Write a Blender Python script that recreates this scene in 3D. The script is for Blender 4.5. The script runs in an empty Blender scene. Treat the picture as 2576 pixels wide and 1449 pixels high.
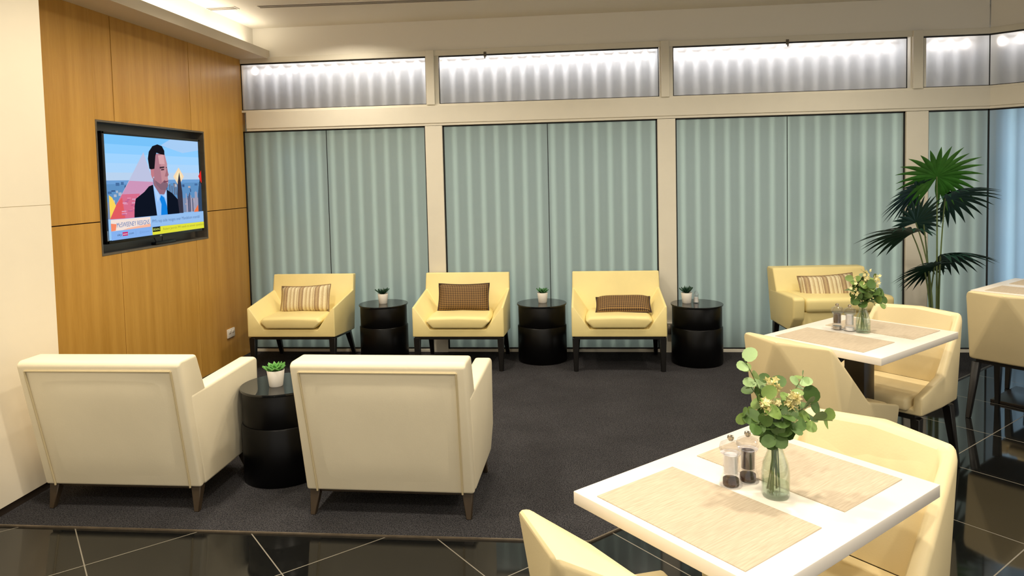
import bpy, bmesh, math, random
from mathutils import Vector, Matrix, Euler
random.seed(7)
R = math.radians
C = bpy.context.scene.collection
S = bpy.context.scene
PI = math.pi

# ------------------------------------------------------------------ materials
def srgb(r, g, b):
    def f(c):
        c = c/255.0
        return c/12.92 if c <= 0.04045 else ((c+0.055)/1.055)**2.4
    return (f(r), f(g), f(b), 1.0)

def mat(name, col, rough=0.5, metal=0.0, spec=0.5, trans=0.0, ior=1.45, emit=None, estr=0.0, coat=0.0,
        noise=None, bump=None, sss=0.0):
    """noise=(scale, amount[, stretch vec]) darkens or lightens the base colour, bump=(scale, strength)."""
    m = bpy.data.materials.new(name); m.use_nodes = True
    nt = m.node_tree; p = nt.nodes['Principled BSDF']
    p.inputs['Base Color'].default_value = col
    p.inputs['Roughness'].default_value = rough
    p.inputs['Metallic'].default_value = metal
    p.inputs['Specular IOR Level'].default_value = spec
    p.inputs['Transmission Weight'].default_value = trans
    p.inputs['IOR'].default_value = ior
    p.inputs['Coat Weight'].default_value = coat
    if emit:
        p.inputs['Emission Color'].default_value = emit
        p.inputs['Emission Strength'].default_value = estr
    tc = nt.nodes.new('ShaderNodeTexCoord')
    def mapped(stretch):
        mp = nt.nodes.new('ShaderNodeMapping'); mp.inputs['Scale'].default_value = stretch
        nt.links.new(tc.outputs['Object'], mp.inputs['Vector']); return mp.outputs['Vector']
    if noise:
        sc, amt = noise[0], noise[1]; st = noise[2] if len(noise) > 2 else (1, 1, 1)
        n = nt.nodes.new('ShaderNodeTexNoise'); n.inputs['Scale'].default_value = sc
        n.inputs['Detail'].default_value = 5; n.inputs['Roughness'].default_value = 0.6
        nt.links.new(mapped(st), n.inputs['Vector'])
        r = nt.nodes.new('ShaderNodeValToRGB')
        r.color_ramp.elements[0].position = 0.3; r.color_ramp.elements[1].position = 0.7
        r.color_ramp.elements[0].color = tuple(c*(1-amt) for c in col[:3]) + (1,)
        r.color_ramp.elements[1].color = tuple(min(1, c*(1+amt)) for c in col[:3]) + (1,)
        nt.links.new(n.outputs['Fac'], r.inputs['Fac'])
        nt.links.new(r.outputs['Color'], p.inputs['Base Color'])
    if bump:
        n2 = nt.nodes.new('ShaderNodeTexNoise'); n2.inputs['Scale'].default_value = bump[0]
        n2.inputs['Detail'].default_value = 3
        nt.links.new(mapped((1, 1, 1)), n2.inputs['Vector'])
        b = nt.nodes.new('ShaderNodeBump'); b.inputs['Strength'].default_value = bump[1]
        b.inputs['Distance'].default_value = 0.01
        nt.links.new(n2.outputs['Fac'], b.inputs['Height']); nt.links.new(b.outputs['Normal'], p.inputs['Normal'])
    return m

M = {}
M['white_wall'] = mat('white_wall_paint', srgb(236, 226, 205), 0.6, noise=(1.5, 0.03))
M['ceiling'] = mat('ceiling_paint', srgb(238, 234, 224), 0.8)
M['soffit'] = mat('soffit_paint', srgb(218, 208, 190), 0.75)
M['frame'] = mat('cream_window_frame', srgb(226, 221, 206), 0.42, noise=(6, 0.02))
M['gasket'] = mat('black_gasket', srgb(18, 20, 22), 0.5)
M['black_gap'] = mat('dark_joint', srgb(34, 22, 10), 0.9)  # dark brown for the panel joints and the left baseboard
M['yellow'] = mat('yellow_leather', srgb(240, 223, 158), 0.42, spec=0.4, noise=(3, 0.04), bump=(160, 0.03))
M['cream'] = mat('cream_leather', srgb(242, 231, 203), 0.45, spec=0.4, noise=(3, 0.03), bump=(160, 0.03))
M['buff'] = mat('buff_leather', srgb(236, 218, 172), 0.42, spec=0.4, noise=(3, 0.04), bump=(150, 0.03))
M['piping'] = mat('leather_piping', srgb(206, 190, 152), 0.5)
M['black_wood'] = mat('black_stained_wood', srgb(17, 15, 14), 0.4, noise=(20, 0.2, (1, 1, .1)))
M['bronze_wood'] = mat('bronze_wood', srgb(62, 50, 36), 0.45, noise=(20, 0.2, (1, 1, .1)))
M['black_gloss'] = mat('black_lacquer', srgb(5, 5, 6), 0.32, spec=0.25, noise=(4, 0.1))
M['black_glass'] = mat('black_glass_top', srgb(20, 22, 24), 0.06, spec=0.8)
M['table_white'] = mat('white_laminate', srgb(246, 238, 226), 0.3, noise=(2, 0.01))
M['column'] = mat('table_column_black', srgb(24, 19, 17), 0.3, noise=(8, 0.1))
M['pot'] = mat('white_ceramic', srgb(240, 236, 228), 0.35)
M['soil'] = mat('dark_soil', srgb(40, 32, 24), 0.9, noise=(60, 0.3))
M['succ_bright'] = mat('bright_succulent_leaf', srgb(98, 160, 78), 0.5, noise=(30, 0.25))
M['succ_dark'] = mat('dark_succulent_leaf', srgb(28, 62, 44), 0.5, noise=(30, 0.25))
M['succ_mid'] = mat('mid_succulent_leaf', srgb(56, 108, 60), 0.5, noise=(30, 0.25))
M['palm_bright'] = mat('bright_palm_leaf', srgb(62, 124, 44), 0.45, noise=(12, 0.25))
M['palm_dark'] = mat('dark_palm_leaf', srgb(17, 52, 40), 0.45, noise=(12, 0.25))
M['palm_stem'] = mat('palm_stem', srgb(104, 122, 76), 0.55, noise=(10, 0.2))
M['basket'] = mat('dark_planter', srgb(40, 38, 36), 0.6, noise=(8, 0.1))
M['leaf'] = mat('eucalyptus_leaf', srgb(126, 154, 78), 0.5, noise=(14, 0.25))
M['leaf_dark'] = mat('dark_eucalyptus_leaf', srgb(82, 112, 54), 0.5, noise=(14, 0.25))
M['leaf_pale'] = mat('pale_eucalyptus_leaf', srgb(162, 190, 132), 0.5, noise=(14, 0.15))
M['blossom'] = mat('cream_blossom', srgb(247, 236, 178), 0.6, noise=(30, 0.08))
M['stem'] = mat('green_stem', srgb(92, 110, 58), 0.6, noise=(20, 0.15))
M['chrome'] = mat('brushed_steel', srgb(190, 182, 168), 0.25, metal=1.0, noise=(10, 0.05))
M['steel_dark'] = mat('dark_brushed_steel', srgb(104, 96, 84), 0.4, metal=0.35, noise=(5, 0.12, (1, .2, 4)))
M['pepper'] = mat('peppercorns', srgb(66, 44, 32), 0.8, noise=(120, 0.4))
M['salt'] = mat('salt_grains', srgb(246, 244, 240), 0.8, noise=(120, 0.05))
M['tv_black'] = mat('tv_bezel_black', srgb(8, 8, 9), 0.25, noise=(6, 0.1))
M['plastic_white'] = mat('white_plastic', srgb(236, 232, 222), 0.4, noise=(6, 0.02))
M['grille'] = mat('vent_slot_grey', srgb(120, 112, 102), 0.6, noise=(6, 0.1))
M['trim_metal'] = mat('carpet_edge_trim', srgb(120, 108, 92), 0.4, metal=0.6, noise=(20, 0.2))

def glass_mat(name, col, lo=.04, hi=.4):
    """clear glass: lets light through without caustics by mixing glossy with transparent by fresnel"""
    m = bpy.data.materials.new(name); m.use_nodes = True
    nt = m.node_tree; nt.nodes.clear()
    o = nt.nodes.new('ShaderNodeOutputMaterial'); mx = nt.nodes.new('ShaderNodeMixShader')
    lw = nt.nodes.new('ShaderNodeLayerWeight'); lw.inputs['Blend'].default_value = 0.35
    rp = nt.nodes.new('ShaderNodeValToRGB')
    rp.color_ramp.elements[0].color = (lo, lo, lo, 1); rp.color_ramp.elements[1].color = (hi, hi, hi, 1)
    t = nt.nodes.new('ShaderNodeBsdfTransparent'); t.inputs['Color'].default_value = col
    g = nt.nodes.new('ShaderNodeBsdfGlossy'); g.inputs['Roughness'].default_value = 0.03
    nt.links.new(lw.outputs['Facing'], rp.inputs['Fac']); nt.links.new(rp.outputs['Color'], mx.inputs['Fac'])
    nt.links.new(t.outputs[0], mx.inputs[1]); nt.links.new(g.outputs[0], mx.inputs[2])
    nt.links.new(mx.outputs[0], o.inputs['Surface'])
    return m
M['glass'] = glass_mat('clear_glass', (0.93, 0.97, 0.93, 1))
M['acrylic'] = glass_mat('clear_acrylic', (0.97, 0.97, 0.985, 1), .08, .38)
M['water'] = glass_mat('clear_water', (0.90, 0.96, 0.88, 1))

def frosted(name, tint, haze, rough=0.42, ior=1.22, mix=0.30, through=0.0):
    m = bpy.data.materials.new(name); m.use_nodes = True
    nt = m.node_tree; nt.nodes.clear()
    o = nt.nodes.new('ShaderNodeOutputMaterial')
    rf = nt.nodes.new('ShaderNodeBsdfRefraction'); rf.inputs['Color'].default_value = tint
    rf.inputs['Roughness'].default_value = rough; rf.inputs['IOR'].default_value = ior
    df = nt.nodes.new('ShaderNodeBsdfDiffuse'); df.inputs['Color'].default_value = haze
    mx = nt.nodes.new('ShaderNodeMixShader'); mx.inputs['Fac'].default_value = mix
    gl = nt.nodes.new('ShaderNodeBsdfGlossy'); gl.inputs['Roughness'].default_value = 0.25
    gl.inputs['Color'].default_value = (.9, .95, 1, 1)
    m2 = nt.nodes.new('ShaderNodeMixShader'); m2.inputs['Fac'].default_value = 0.05
    nt.links.new(rf.outputs[0], mx.inputs[1]); nt.links.new(df.outputs[0], mx.inputs[2])
    tl = nt.nodes.new('ShaderNodeBsdfTranslucent'); tl.inputs['Color'].default_value = (.95, .95, .95, 1)
    m3 = nt.nodes.new('ShaderNodeMixShader'); m3.inputs['Fac'].default_value = through
    nt.links.new(mx.outputs[0], m3.inputs[1]); nt.links.new(tl.outputs[0], m3.inputs[2])
    nt.links.new(m3.outputs[0], m2.inputs[1]); nt.links.new(gl.outputs[0], m2.inputs[2])
    nt.links.new(m2.outputs[0], o.inputs['Surface'])
    return m
M['frost_low'] = frosted('frosted_glass', (0.88, 0.93, 0.90, 1), srgb(140, 150, 146), .65, 1.28, .35)
M['frost_top'] = frosted('frosted_glass_upper', (0.93, 0.95, 0.97, 1), srgb(190, 190, 188), .7, 1.3, .25, .30)
M['frost_blue'] = frosted('frosted_glass_blue', (0.76, 0.88, 1.0, 1), srgb(140, 165, 200))

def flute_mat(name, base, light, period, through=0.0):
    """corrugated sheet: shading of the flutes painted as paler crests along X of its object space"""
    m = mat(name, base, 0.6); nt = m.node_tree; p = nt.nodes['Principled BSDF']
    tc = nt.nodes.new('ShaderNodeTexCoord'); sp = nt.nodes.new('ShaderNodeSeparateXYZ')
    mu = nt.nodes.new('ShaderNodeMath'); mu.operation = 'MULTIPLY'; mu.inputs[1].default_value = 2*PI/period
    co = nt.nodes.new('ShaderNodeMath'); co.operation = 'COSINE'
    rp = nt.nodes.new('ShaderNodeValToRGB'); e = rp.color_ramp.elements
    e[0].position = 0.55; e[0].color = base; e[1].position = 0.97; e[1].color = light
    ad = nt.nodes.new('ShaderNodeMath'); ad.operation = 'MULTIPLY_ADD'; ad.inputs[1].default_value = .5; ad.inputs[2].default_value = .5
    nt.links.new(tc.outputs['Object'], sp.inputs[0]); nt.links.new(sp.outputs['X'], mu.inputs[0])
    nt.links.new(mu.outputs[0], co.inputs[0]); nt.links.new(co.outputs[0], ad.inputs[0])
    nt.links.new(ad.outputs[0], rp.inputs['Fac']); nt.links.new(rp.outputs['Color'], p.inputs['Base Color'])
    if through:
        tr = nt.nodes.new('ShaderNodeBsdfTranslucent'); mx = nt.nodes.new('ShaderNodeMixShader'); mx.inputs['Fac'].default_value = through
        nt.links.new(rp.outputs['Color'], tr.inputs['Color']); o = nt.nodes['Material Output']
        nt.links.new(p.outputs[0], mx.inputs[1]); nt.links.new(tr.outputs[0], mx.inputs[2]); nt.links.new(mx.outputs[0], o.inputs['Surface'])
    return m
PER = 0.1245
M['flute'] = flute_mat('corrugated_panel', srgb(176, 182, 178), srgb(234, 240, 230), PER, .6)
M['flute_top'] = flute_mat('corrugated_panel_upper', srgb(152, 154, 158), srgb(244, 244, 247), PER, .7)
M['bulb'] = mat('led_bulb', (1, 1, 1, 1), 0.5, emit=(1.0, 0.88, 0.78, 1), estr=9)
M['cable'] = mat('black_cable', srgb(12, 12, 12), 0.5)

def wood_mat():
    m = mat('honey_wood_veneer', srgb(170, 116, 40), 0.34, spec=0.4); nt = m.node_tree; p = nt.nodes['Principled BSDF']
    tc = nt.nodes.new('ShaderNodeTexCoord'); mp = nt.nodes.new('ShaderNodeMapping')
    mp.inputs['Scale'].default_value = (1, 7, 0.35)
    n = nt.nodes.new('ShaderNodeTexNoise'); n.inputs['Scale'].default_value = 2.2; n.inputs['Detail'].default_value = 6
    mp2 = nt.nodes.new('ShaderNodeMapping'); mp2.inputs['Scale'].default_value = (1, 60, 3)
    n2 = nt.nodes.new('ShaderNodeTexNoise'); n2.inputs['Scale'].default_value = 3; n2.inputs['Detail'].default_value = 4
    ad = nt.nodes.new('ShaderNodeMath'); ad.operation = 'MULTIPLY_ADD'; ad.inputs[1].default_value = 0.35
    rp = nt.nodes.new('ShaderNodeValToRGB'); e = rp.color_ramp.elements
    e[0].position = 0.42; e[0].color = srgb(180, 132, 54); e[1].position = 0.95; e[1].color = srgb(208, 160, 78)
    nt.links.new(tc.outputs['Object'], mp.inputs[0]); nt.links.new(tc.outputs['Object'], mp2.inputs[0])
    nt.links.new(mp.outputs[0], n.inputs['Vector']); nt.links.new(mp2.outputs[0], n2.inputs['Vector'])
    nt.links.new(n2.outputs['Fac'], ad.inputs[0]); nt.links.new(n.outputs['Fac'], ad.inputs[2])
    nt.links.new(ad.outputs[0], rp.inputs['Fac']); nt.links.new(rp.outputs['Color'], p.inputs['Base Color'])
    return m
M['wood'] = wood_mat()

def carpet_mat():
    m = mat('charcoal_carpet', srgb(46, 43, 43), 0.95, spec=0.1); nt = m.node_tree; p = nt.nodes['Principled BSDF']
    tc = nt.nodes.new('ShaderNodeTexCoord')
    n = nt.nodes.new('ShaderNodeTexNoise'); n.inputs['Scale'].default_value = 190; n.inputs['Detail'].default_value = 3
    n2 = nt.nodes.new('ShaderNodeTexNoise'); n2.inputs['Scale'].default_value = 3; n2.inputs['Detail'].default_value = 3
    rp = nt.nodes.new('ShaderNodeValToRGB'); e = rp.color_ramp.elements
    e[0].position = 0.34; e[0].color = srgb(30, 31, 35); e[1].position = 0.72; e[1].color = srgb(96, 94, 97)
    mx = nt.nodes.new('ShaderNodeMix'); mx.data_type = 'RGBA'; mx.blend_type = 'MULTIPLY'; mx.inputs[0].default_value = 0.5
    bp = nt.nodes.new('ShaderNodeBump'); bp.inputs['Strength'].default_value = 0.7; bp.inputs['Distance'].default_value = 0.01
    for q in (n, n2): nt.links.new(tc.outputs['Object'], q.inputs['Vector'])
    nt.links.new(n.outputs['Fac'], rp.inputs['Fac']); nt.links.new(rp.outputs['Color'], mx.inputs[6])
    nt.links.new(n2.outputs['Fac'], mx.inputs[7]); nt.links.new(mx.outputs[2], p.inputs['Base Color'])
    nt.links.new(n.outputs['Fac'], bp.inputs['Height']); nt.links.new(bp.outputs['Normal'], p.inputs['Normal'])
    return m
M['carpet'] = carpet_mat()

def tile_mat():
    """black polished tiles; the grout grid lies along the object's own axes"""
    m = mat('black_polished_tile', srgb(17, 18, 18), 0.06, spec=0.7); nt = m.node_tree; p = nt.nodes['Principled BSDF']
    tc = nt.nodes.new('ShaderNodeTexCoord'); sp = nt.nodes.new('ShaderNodeSeparateXYZ')
    nt.links.new(tc.outputs['Object'], sp.inputs[0])
    outs = []
    for ax, per, off in (('X', 0.62, 0.232), ('Y', 0.574, 0.458)):
        a = nt.nodes.new('ShaderNodeMath'); a.operation = 'SUBTRACT'; a.inputs[1].default_value = off
        w = nt.nodes.new('ShaderNodeMath'); w.operation = 'PINGPONG'; w.inputs[1].default_value = per/2
        l = nt.nodes.new('ShaderNodeMath'); l.operation = 'LESS_THAN'; l.inputs[1].default_value = 0.0024
        nt.links.new(sp.outputs[ax], a.inputs[0]); nt.links.new(a.outputs[0], w.inputs[0]); nt.links.new(w.outputs[0], l.inputs[0])
        outs.append(l.outputs[0])
    mxm = nt.nodes.new('ShaderNodeMath'); mxm.operation = 'MAXIMUM'
    nt.links.new(outs[0], mxm.inputs[0]); nt.links.new(outs[1], mxm.inputs[1])
    n = nt.nodes.new('ShaderNodeTexNoise'); n.inputs['Scale'].default_value = 60; n.inputs['Detail'].default_value = 4
    nt.links.new(tc.outputs['Object'], n.inputs['Vector'])
    rp = nt.nodes.new('ShaderNodeValToRGB'); e = rp.color_ramp.elements
    e[0].color = srgb(10, 11, 11); e[1].color = srgb(28, 28, 27)
    nt.links.new(n.outputs['Fac'], rp.inputs['Fac'])
    mx = nt.nodes.new('ShaderNodeMix'); mx.data_type = 'RGBA'; mx.inputs[7].default_value = srgb(128, 122, 110)
    nt.links.new(mxm.outputs[0], mx.inputs[0]); nt.links.new(rp.outputs['Color'], mx.inputs[6])
    nt.links.new(mx.outputs[2], p.inputs['Base Color'])
    ro = nt.nodes.new('ShaderNodeMath'); ro.operation = 'MULTIPLY_ADD'; ro.inputs[1].default_value = 0.5; ro.inputs[2].default_value = 0.05
    nt.links.new(mxm.outputs[0], ro.inputs[0]); nt.links.new(ro.outputs[0], p.inputs['Roughness'])
    return m
M['tile'] = tile_mat()

def mat_placemat():
    m = mat('woven_placemat', srgb(222, 200, 158), 0.7, spec=0.2); nt = m.node_tree; p = nt.nodes['Principled BSDF']
    tc = nt.nodes.new('ShaderNodeTexCoord'); mp = nt.nodes.new('ShaderNodeMapping'); mp.inputs['Scale'].default_value = (18, 260, 1)
    n = nt.nodes.new('ShaderNodeTexNoise'); n.inputs['Scale'].default_value = 1; n.inputs['Detail'].default_value = 4
    rp = nt.nodes.new('ShaderNodeValToRGB'); e = rp.color_ramp.elements
    e[0].position = .3; e[0].color = srgb(184, 168, 146); e[1].position = .72; e[1].color = srgb(206, 192, 170)
    nt.links.new(tc.outputs['Object'], mp.inputs[0]); nt.links.new(mp.outputs[0], n.inputs['Vector'])
    nt.links.new(n.outputs['Fac'], rp.inputs['Fac']); nt.links.new(rp.outputs['Color'], p.inputs['Base Color'])
    return m
M['placemat'] = mat_placemat()

def stripes_mat():
    m = mat('striped_cushion_cloth', srgb(200, 180, 140), 0.85, spec=0.15); nt = m.node_tree; p = nt.nodes['Principled BSDF']
    tc = nt.nodes.new('ShaderNodeTexCoord'); sp = nt.nodes.new('ShaderNodeSeparateXYZ')
    mu = nt.nodes.new('ShaderNodeMath'); mu.operation = 'MULTIPLY_ADD'; mu.inputs[1].default_value = 7.2; mu.inputs[2].default_value = 20.3
    fr = nt.nodes.new('ShaderNodeMath'); fr.operation = 'FRACT'
    rp = nt.nodes.new('ShaderNodeValToRGB'); cr = rp.color_ramp; cr.interpolation = 'CONSTANT'
    a, b, c, d = srgb(226, 214, 178), srgb(166, 142, 112), srgb(206, 188, 150), srgb(190, 168, 130)
    seq = [(0, b), (.10, d), (.20, b), (.30, a), (.42, c), (.50, d), (.54, a), (.66, c), (.72, b), (.76, a), (.90, d), (.95, a)]
    cr.elements[0].position = seq[0][0]; cr.elements[0].color = seq[0][1]
    cr.elements[1].position = seq[1][0]; cr.elements[1].color = seq[1][1]
    for q, col in seq[2:]:
        e = cr.elements.new(q); e.color = col
    n = nt.nodes.new('ShaderNodeTexNoise'); n.inputs['Scale'].default_value = 200
    mx = nt.nodes.new('ShaderNodeMix'); mx.data_type = 'RGBA'; mx.blend_type = 'SOFT_LIGHT'; mx.inputs[0].default_value = 0.6
    nt.links.new(tc.outputs['Object'], sp.inputs[0]); nt.links.new(tc.outputs['Object'], n.inputs['Vector'])
    nt.links.new(sp.outputs['X'], mu.inputs[0]); nt.links.new(mu.outputs[0], fr.inputs[0])
    nt.links.new(fr.outputs[0], rp.inputs['Fac']); nt.links.new(rp.outputs['Color'], mx.inputs[6])
    nt.links.new(n.outputs['Fac'], mx.inputs[7]); nt.links.new(mx.outputs[2], p.inputs['Base Color'])
    return m
M['stripe'] = stripes_mat()

def weave_mat():
    m = mat('brown_weave_cloth', srgb(110, 84, 60), 0.75, spec=0.25); nt = m.node_tree; p = nt.nodes['Principled BSDF']
    tc = nt.nodes.new('ShaderNodeTexCoord'); mp = nt.nodes.new('ShaderNodeMapping')
    mp.inputs['Rotation'].default_value = (0, R(45), 0); mp.inputs['Scale'].default_value = (1, 0, 1); mp.inputs['Location'].default_value = (0, .003, 0)
    ck = nt.nodes.new('ShaderNodeTexChecker'); ck.inputs['Scale'].default_value = 95
    ck.inputs['Color1'].default_value = srgb(150, 118, 74); ck.inputs['Color2'].default_value = srgb(62, 47, 40)
    nt.links.new(tc.outputs['Object'], mp.inputs[0]); nt.links.new(mp.outputs[0], ck.inputs['Vector'])
    nt.links.new(ck.outputs['Color'], p.inputs['Base Color'])
    return m
M['weave'] = weave_mat()

_emis = {}
def emis(col, k=1.0):
    key = (tuple(col), k)
    if key not in _emis:
        m = bpy.data.materials.new('screen_colour'); m.use_nodes = True
        nt = m.node_tree; nt.nodes.clear()
        o = nt.nodes.new('ShaderNodeOutputMaterial'); e = nt.nodes.new('ShaderNodeEmission')
        e.inputs['Color'].default_value = col; e.inputs['Strength'].default_value = k
        nt.links.new(e.outputs[0], o.inputs['Surface']); _emis[key] = m
    return _emis[key]

# ------------------------------------------------------------------ object helpers
def link(name, me, parent=None, loc=(0, 0, 0), rot=(0, 0, 0)):
    o = bpy.data.objects.new(name, me); C.objects.link(o)
    o.location = loc; o.rotation_euler = rot
    if parent: o.parent = parent
    return o

def tag(o, label=None, cat=None, group=None, kind=None):
    if label: o['label'] = label
    if cat: o['category'] = cat
    if group: o['group'] = group
    if kind: o['kind'] = kind
    return o

def thing(name, label, cat, loc=(0, 0, 0), rz=0.0, group=None):
    o = link(name, None, None, loc, (0, 0, rz)); o.empty_display_size = 0.1
    return tag(o, label, cat, group)

def finish(bm, mats, smooth=True, angle=40):
    bmesh.ops.recalc_face_normals(bm, faces=bm.faces)
    me = bpy.data.meshes.new('mesh'); bm.to_mesh(me); bm.free()
    for m in (mats if isinstance(mats, (list, tuple)) else [mats]): me.materials.append(m)
    if smooth:
        me.polygons.foreach_set('use_smooth', [True]*len(me.polygons))
        me.set_sharp_from_angle(angle=R(angle))
    return me

def obj(name, bm, mats, parent=None, loc=(0, 0, 0), rot=(0, 0, 0), smooth=True, angle=40):
    return link(name, finish(bm, mats, smooth, angle), parent, loc, rot)

def box(bm, x0, x1, y0, y1, z0, z1, bev=0.0, seg=2, mi=0, M4=None):
    vs = [bm.verts.new((x, y, z)) for z in (z0, z1) for y in (y0, y1) for x in (x0, x1)]
    fs = [bm.faces.new([vs[i] for i in q]) for q in ((0, 2, 3, 1), (4, 5, 7, 6), (0, 1, 5, 4), (2, 6, 7, 3), (0, 4, 6, 2), (1, 3, 7, 5))]
    for f in fs: f.material_index = mi
    if M4 is not None: bmesh.ops.transform(bm, matrix=M4, verts=vs)
    if bev > 0:
        bmesh.ops.recalc_face_normals(bm, faces=fs)
        bmesh.ops.bevel(bm, geom=list({e for f in fs for e in f.edges}), offset=bev, segments=seg, profile=0.5, affect='EDGES', material=-1)
    return vs

def bxm(*a, **k):
    bm = bmesh.new(); box(bm, *a, **k); return bm

def frustum(bm, p0, p1, a0, b0, a1, b1, mi=0):
    """four-sided tapering bar from p0 (half sizes a0,b0) to p1 (half sizes a1,b1), ends horizontal"""
    lo = [bm.verts.new((p0[0]+sx*a0, p0[1]+sy*b0, p0[2])) for sx, sy in ((-1, -1), (1, -1), (1, 1), (-1, 1))]
    hi = [bm.verts.new((p1[0]+sx*a1, p1[1]+sy*b1, p1[2])) for sx, sy in ((-1, -1), (1, -1), (1, 1), (-1, 1))]
    fs = [bm.faces.new(lo[::-1]), bm.faces.new(hi)]
    for i in range(4): fs.append(bm.faces.new((lo[i], lo[(i+1) % 4], hi[(i+1) % 4], hi[i])))
    for f in fs: f.material_index = mi
    bmesh.ops.bevel(bm, geom=list({e for f in fs for e in f.edges}), offset=min(a0, b0, a1, b1)*.25, segments=1, affect='EDGES')

def lathe(bm, prof, n=40, c=(0, 0), mi=0):
    rings = []
    for r, z in prof:
        if r < 1e-6: rings.append([bm.verts.new((c[0], c[1], z))])
        else: rings.append([bm.verts.new((c[0]+r*math.cos(2*PI*i/n), c[1]+r*math.sin(2*PI*i/n), z)) for i in range(n)])
    for a, b in zip(rings, rings[1:]):
        for i in range(n):
            j = (i+1) % n
            if len(a) == 1 and len(b) == 1: continue
            if len(a) == 1: f = bm.faces.new((a[0], b[j], b[i]))
            elif len(b) == 1: f = bm.faces.new((a[i], a[j], b[0]))
            else: f = bm.faces.new((a[i], a[j], b[j], b[i]))
            f.material_index = mi

def tube(bm, pts, r, n=8, mi=0, r1=None):
    pts = [Vector(p) for p in pts]; rings = []
    for i, p in enumerate(pts):
        d = (pts[min(i+1, len(pts)-1)]-pts[max(i-1, 0)]).normalized()
        a = d.orthogonal().normalized() if not rings else (pa - d*pa.dot(d)).normalized()
        pa = a; b = d.cross(a)
        rr = r if r1 is None else r+(r1-r)*i/(len(pts)-1)
        rings.append([bm.verts.new(p+a*rr*math.cos(2*PI*k/n)+b*rr*math.sin(2*PI*k/n)) for k in range(n)])
    for a, b in zip(rings, rings[1:]):
        for k in range(n):
            f = bm.faces.new((a[k], a[(k+1) % n], b[(k+1) % n], b[k])); f.material_index = mi
    bm.faces.new(rings[0][::-1]).material_index = mi; bm.faces.new(rings[-1]).material_index = mi

def prism_x(bm, prof, x0, x1):
    """closed (y,z) profile extruded along x"""
    a = [bm.verts.new((x0, y, z)) for y, z in prof]; b = [bm.verts.new((x1, y, z)) for y, z in prof]
    n = len(prof); bm.faces.new(a); bm.faces.new(b[::-1])
    for i in range(n): bm.faces.new((a[i], b[i], b[(i+1) % n], a[(i+1) % n]))

def poly(bm, V, F):
    vs = [bm.verts.new(v) for v in V]
    for f in F: bm.faces.new([vs[i] for i in f])
    return vs

def bevel_all(bm, off, seg=3, min_angle=12):
    bmesh.ops.recalc_face_normals(bm, faces=bm.faces)
    es = [e for e in bm.edges if len(e.link_faces) == 2 and e.calc_face_angle(0) > R(min_angle)]
    bmesh.ops.bevel(bm, geom=es, offset=off, segments=seg, profile=0.5, affect='EDGES', clamp_overlap=True)

def copy_tree(o, parent=None):
    c = o.copy(); C.objects.link(c)
    if parent: c.parent = parent
    for ch in list(o.children): copy_tree(ch, c)
    return c

def place(o, loc, rz, label):
    o.location = loc; o.rotation_euler = (0, 0, rz); o['label'] = label
    return o

def struct(name, bm, m, loc=(0, 0, 0), rot=(0, 0, 0), smooth=False, parent=None):
    o = obj(name, bm, m, parent, loc, rot, smooth)
    if not parent: o['kind'] = 'structure'
    return o

# ------------------------------------------------------------------ camera (measured: 1780 px focal length, horizon tilted 1.3 degrees)
CY = 537.7; F = 1780.1
yaw, pitch, roll = -0.09928, 0.05284, -0.02316
fwd = Vector((math.sin(yaw), math.cos(yaw), 0)); rgt = Vector((math.cos(yaw), -math.sin(yaw), 0)); up = Vector((0, 0, 1))
f2 = math.cos(pitch)*fwd - math.sin(pitch)*up; u2 = math.cos(pitch)*up + math.sin(pitch)*fwd
r3 = math.cos(roll)*rgt + math.sin(roll)*u2; u3 = math.cos(roll)*u2 - math.sin(roll)*rgt
cd = bpy.data.cameras.new('camera'); cam = bpy.data.objects.new('camera', cd); C.objects.link(cam)
cam.matrix_world = Matrix(((r3.x, u3.x, -f2.x, 0), (r3.y, u3.y, -f2.y, 0), (r3.z, u3.z, -f2.z, 1.55), (0, 0, 0, 1)))
cd.sensor_fit = 'HORIZONTAL'; cd.sensor_width = 36; cd.lens = 36*F/2576
cd.shift_y = -(724.5-CY)/2576; cd.clip_start = 0.05
S.camera = cam

# ------------------------------------------------------------------ setting
A42 = R(42); U = Vector((math.cos(A42), math.sin(A42), 0)); N = Vector((-math.sin(A42), math.cos(A42), 0))
def UN(u, n, z=0.0): return U*u + N*n + Vector((0, 0, z))
XL, XW, G, ZC, ZS = -3.03, -2.744, 6.17, 2.924, 2.649

# tiled floor: a big slab whose own axes run along the diagonal tile grid
bm = bxm(-8, 12, -8, 12, -0.1, 0.0)
struct('floor', bm, M['tile'], rot=(0, 0, A42))
# carpet: from the carpet edge back to the glass, cut along the diagonal on the right
cp = [(XL, 2.925), (0.003, 2.925), (3.46, 6.05), (3.34, 6.155), (XL, 6.155)]
bm = bmesh.new()
lo = [bm.verts.new((x, y, 0.0005)) for x, y in cp]; hi = [bm.verts.new((x, y, 0.006)) for x, y in cp]
bm.faces.new(lo[::-1]); bm.faces.new(hi)
for i in range(5): bm.faces.new((lo[i], lo[(i+1) % 5], hi[(i+1) % 5], hi[i]))
tag(obj('carpet', bm, M['carpet'], smooth=False), 'charcoal flecked carpet under the lounge chairs, cut along the tiles', 'carpet', kind='structure')
bm = bmesh.new(); box(bm, XW, 0.003, 2.916, 2.925, 0.0005, 0.0075)
d = Vector((3.457, 3.125, 0)).normalized()
M4 = Matrix.Translation((0.003, 2.925, 0)) @ Matrix.Rotation(math.atan2(d.y, d.x), 4, 'Z')
box(bm, -0.003, 4.6, -0.008, 0, 0.0005, 0.0075, M4=M4)
struct('trim_1', bm, M['trim_metal'])

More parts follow.
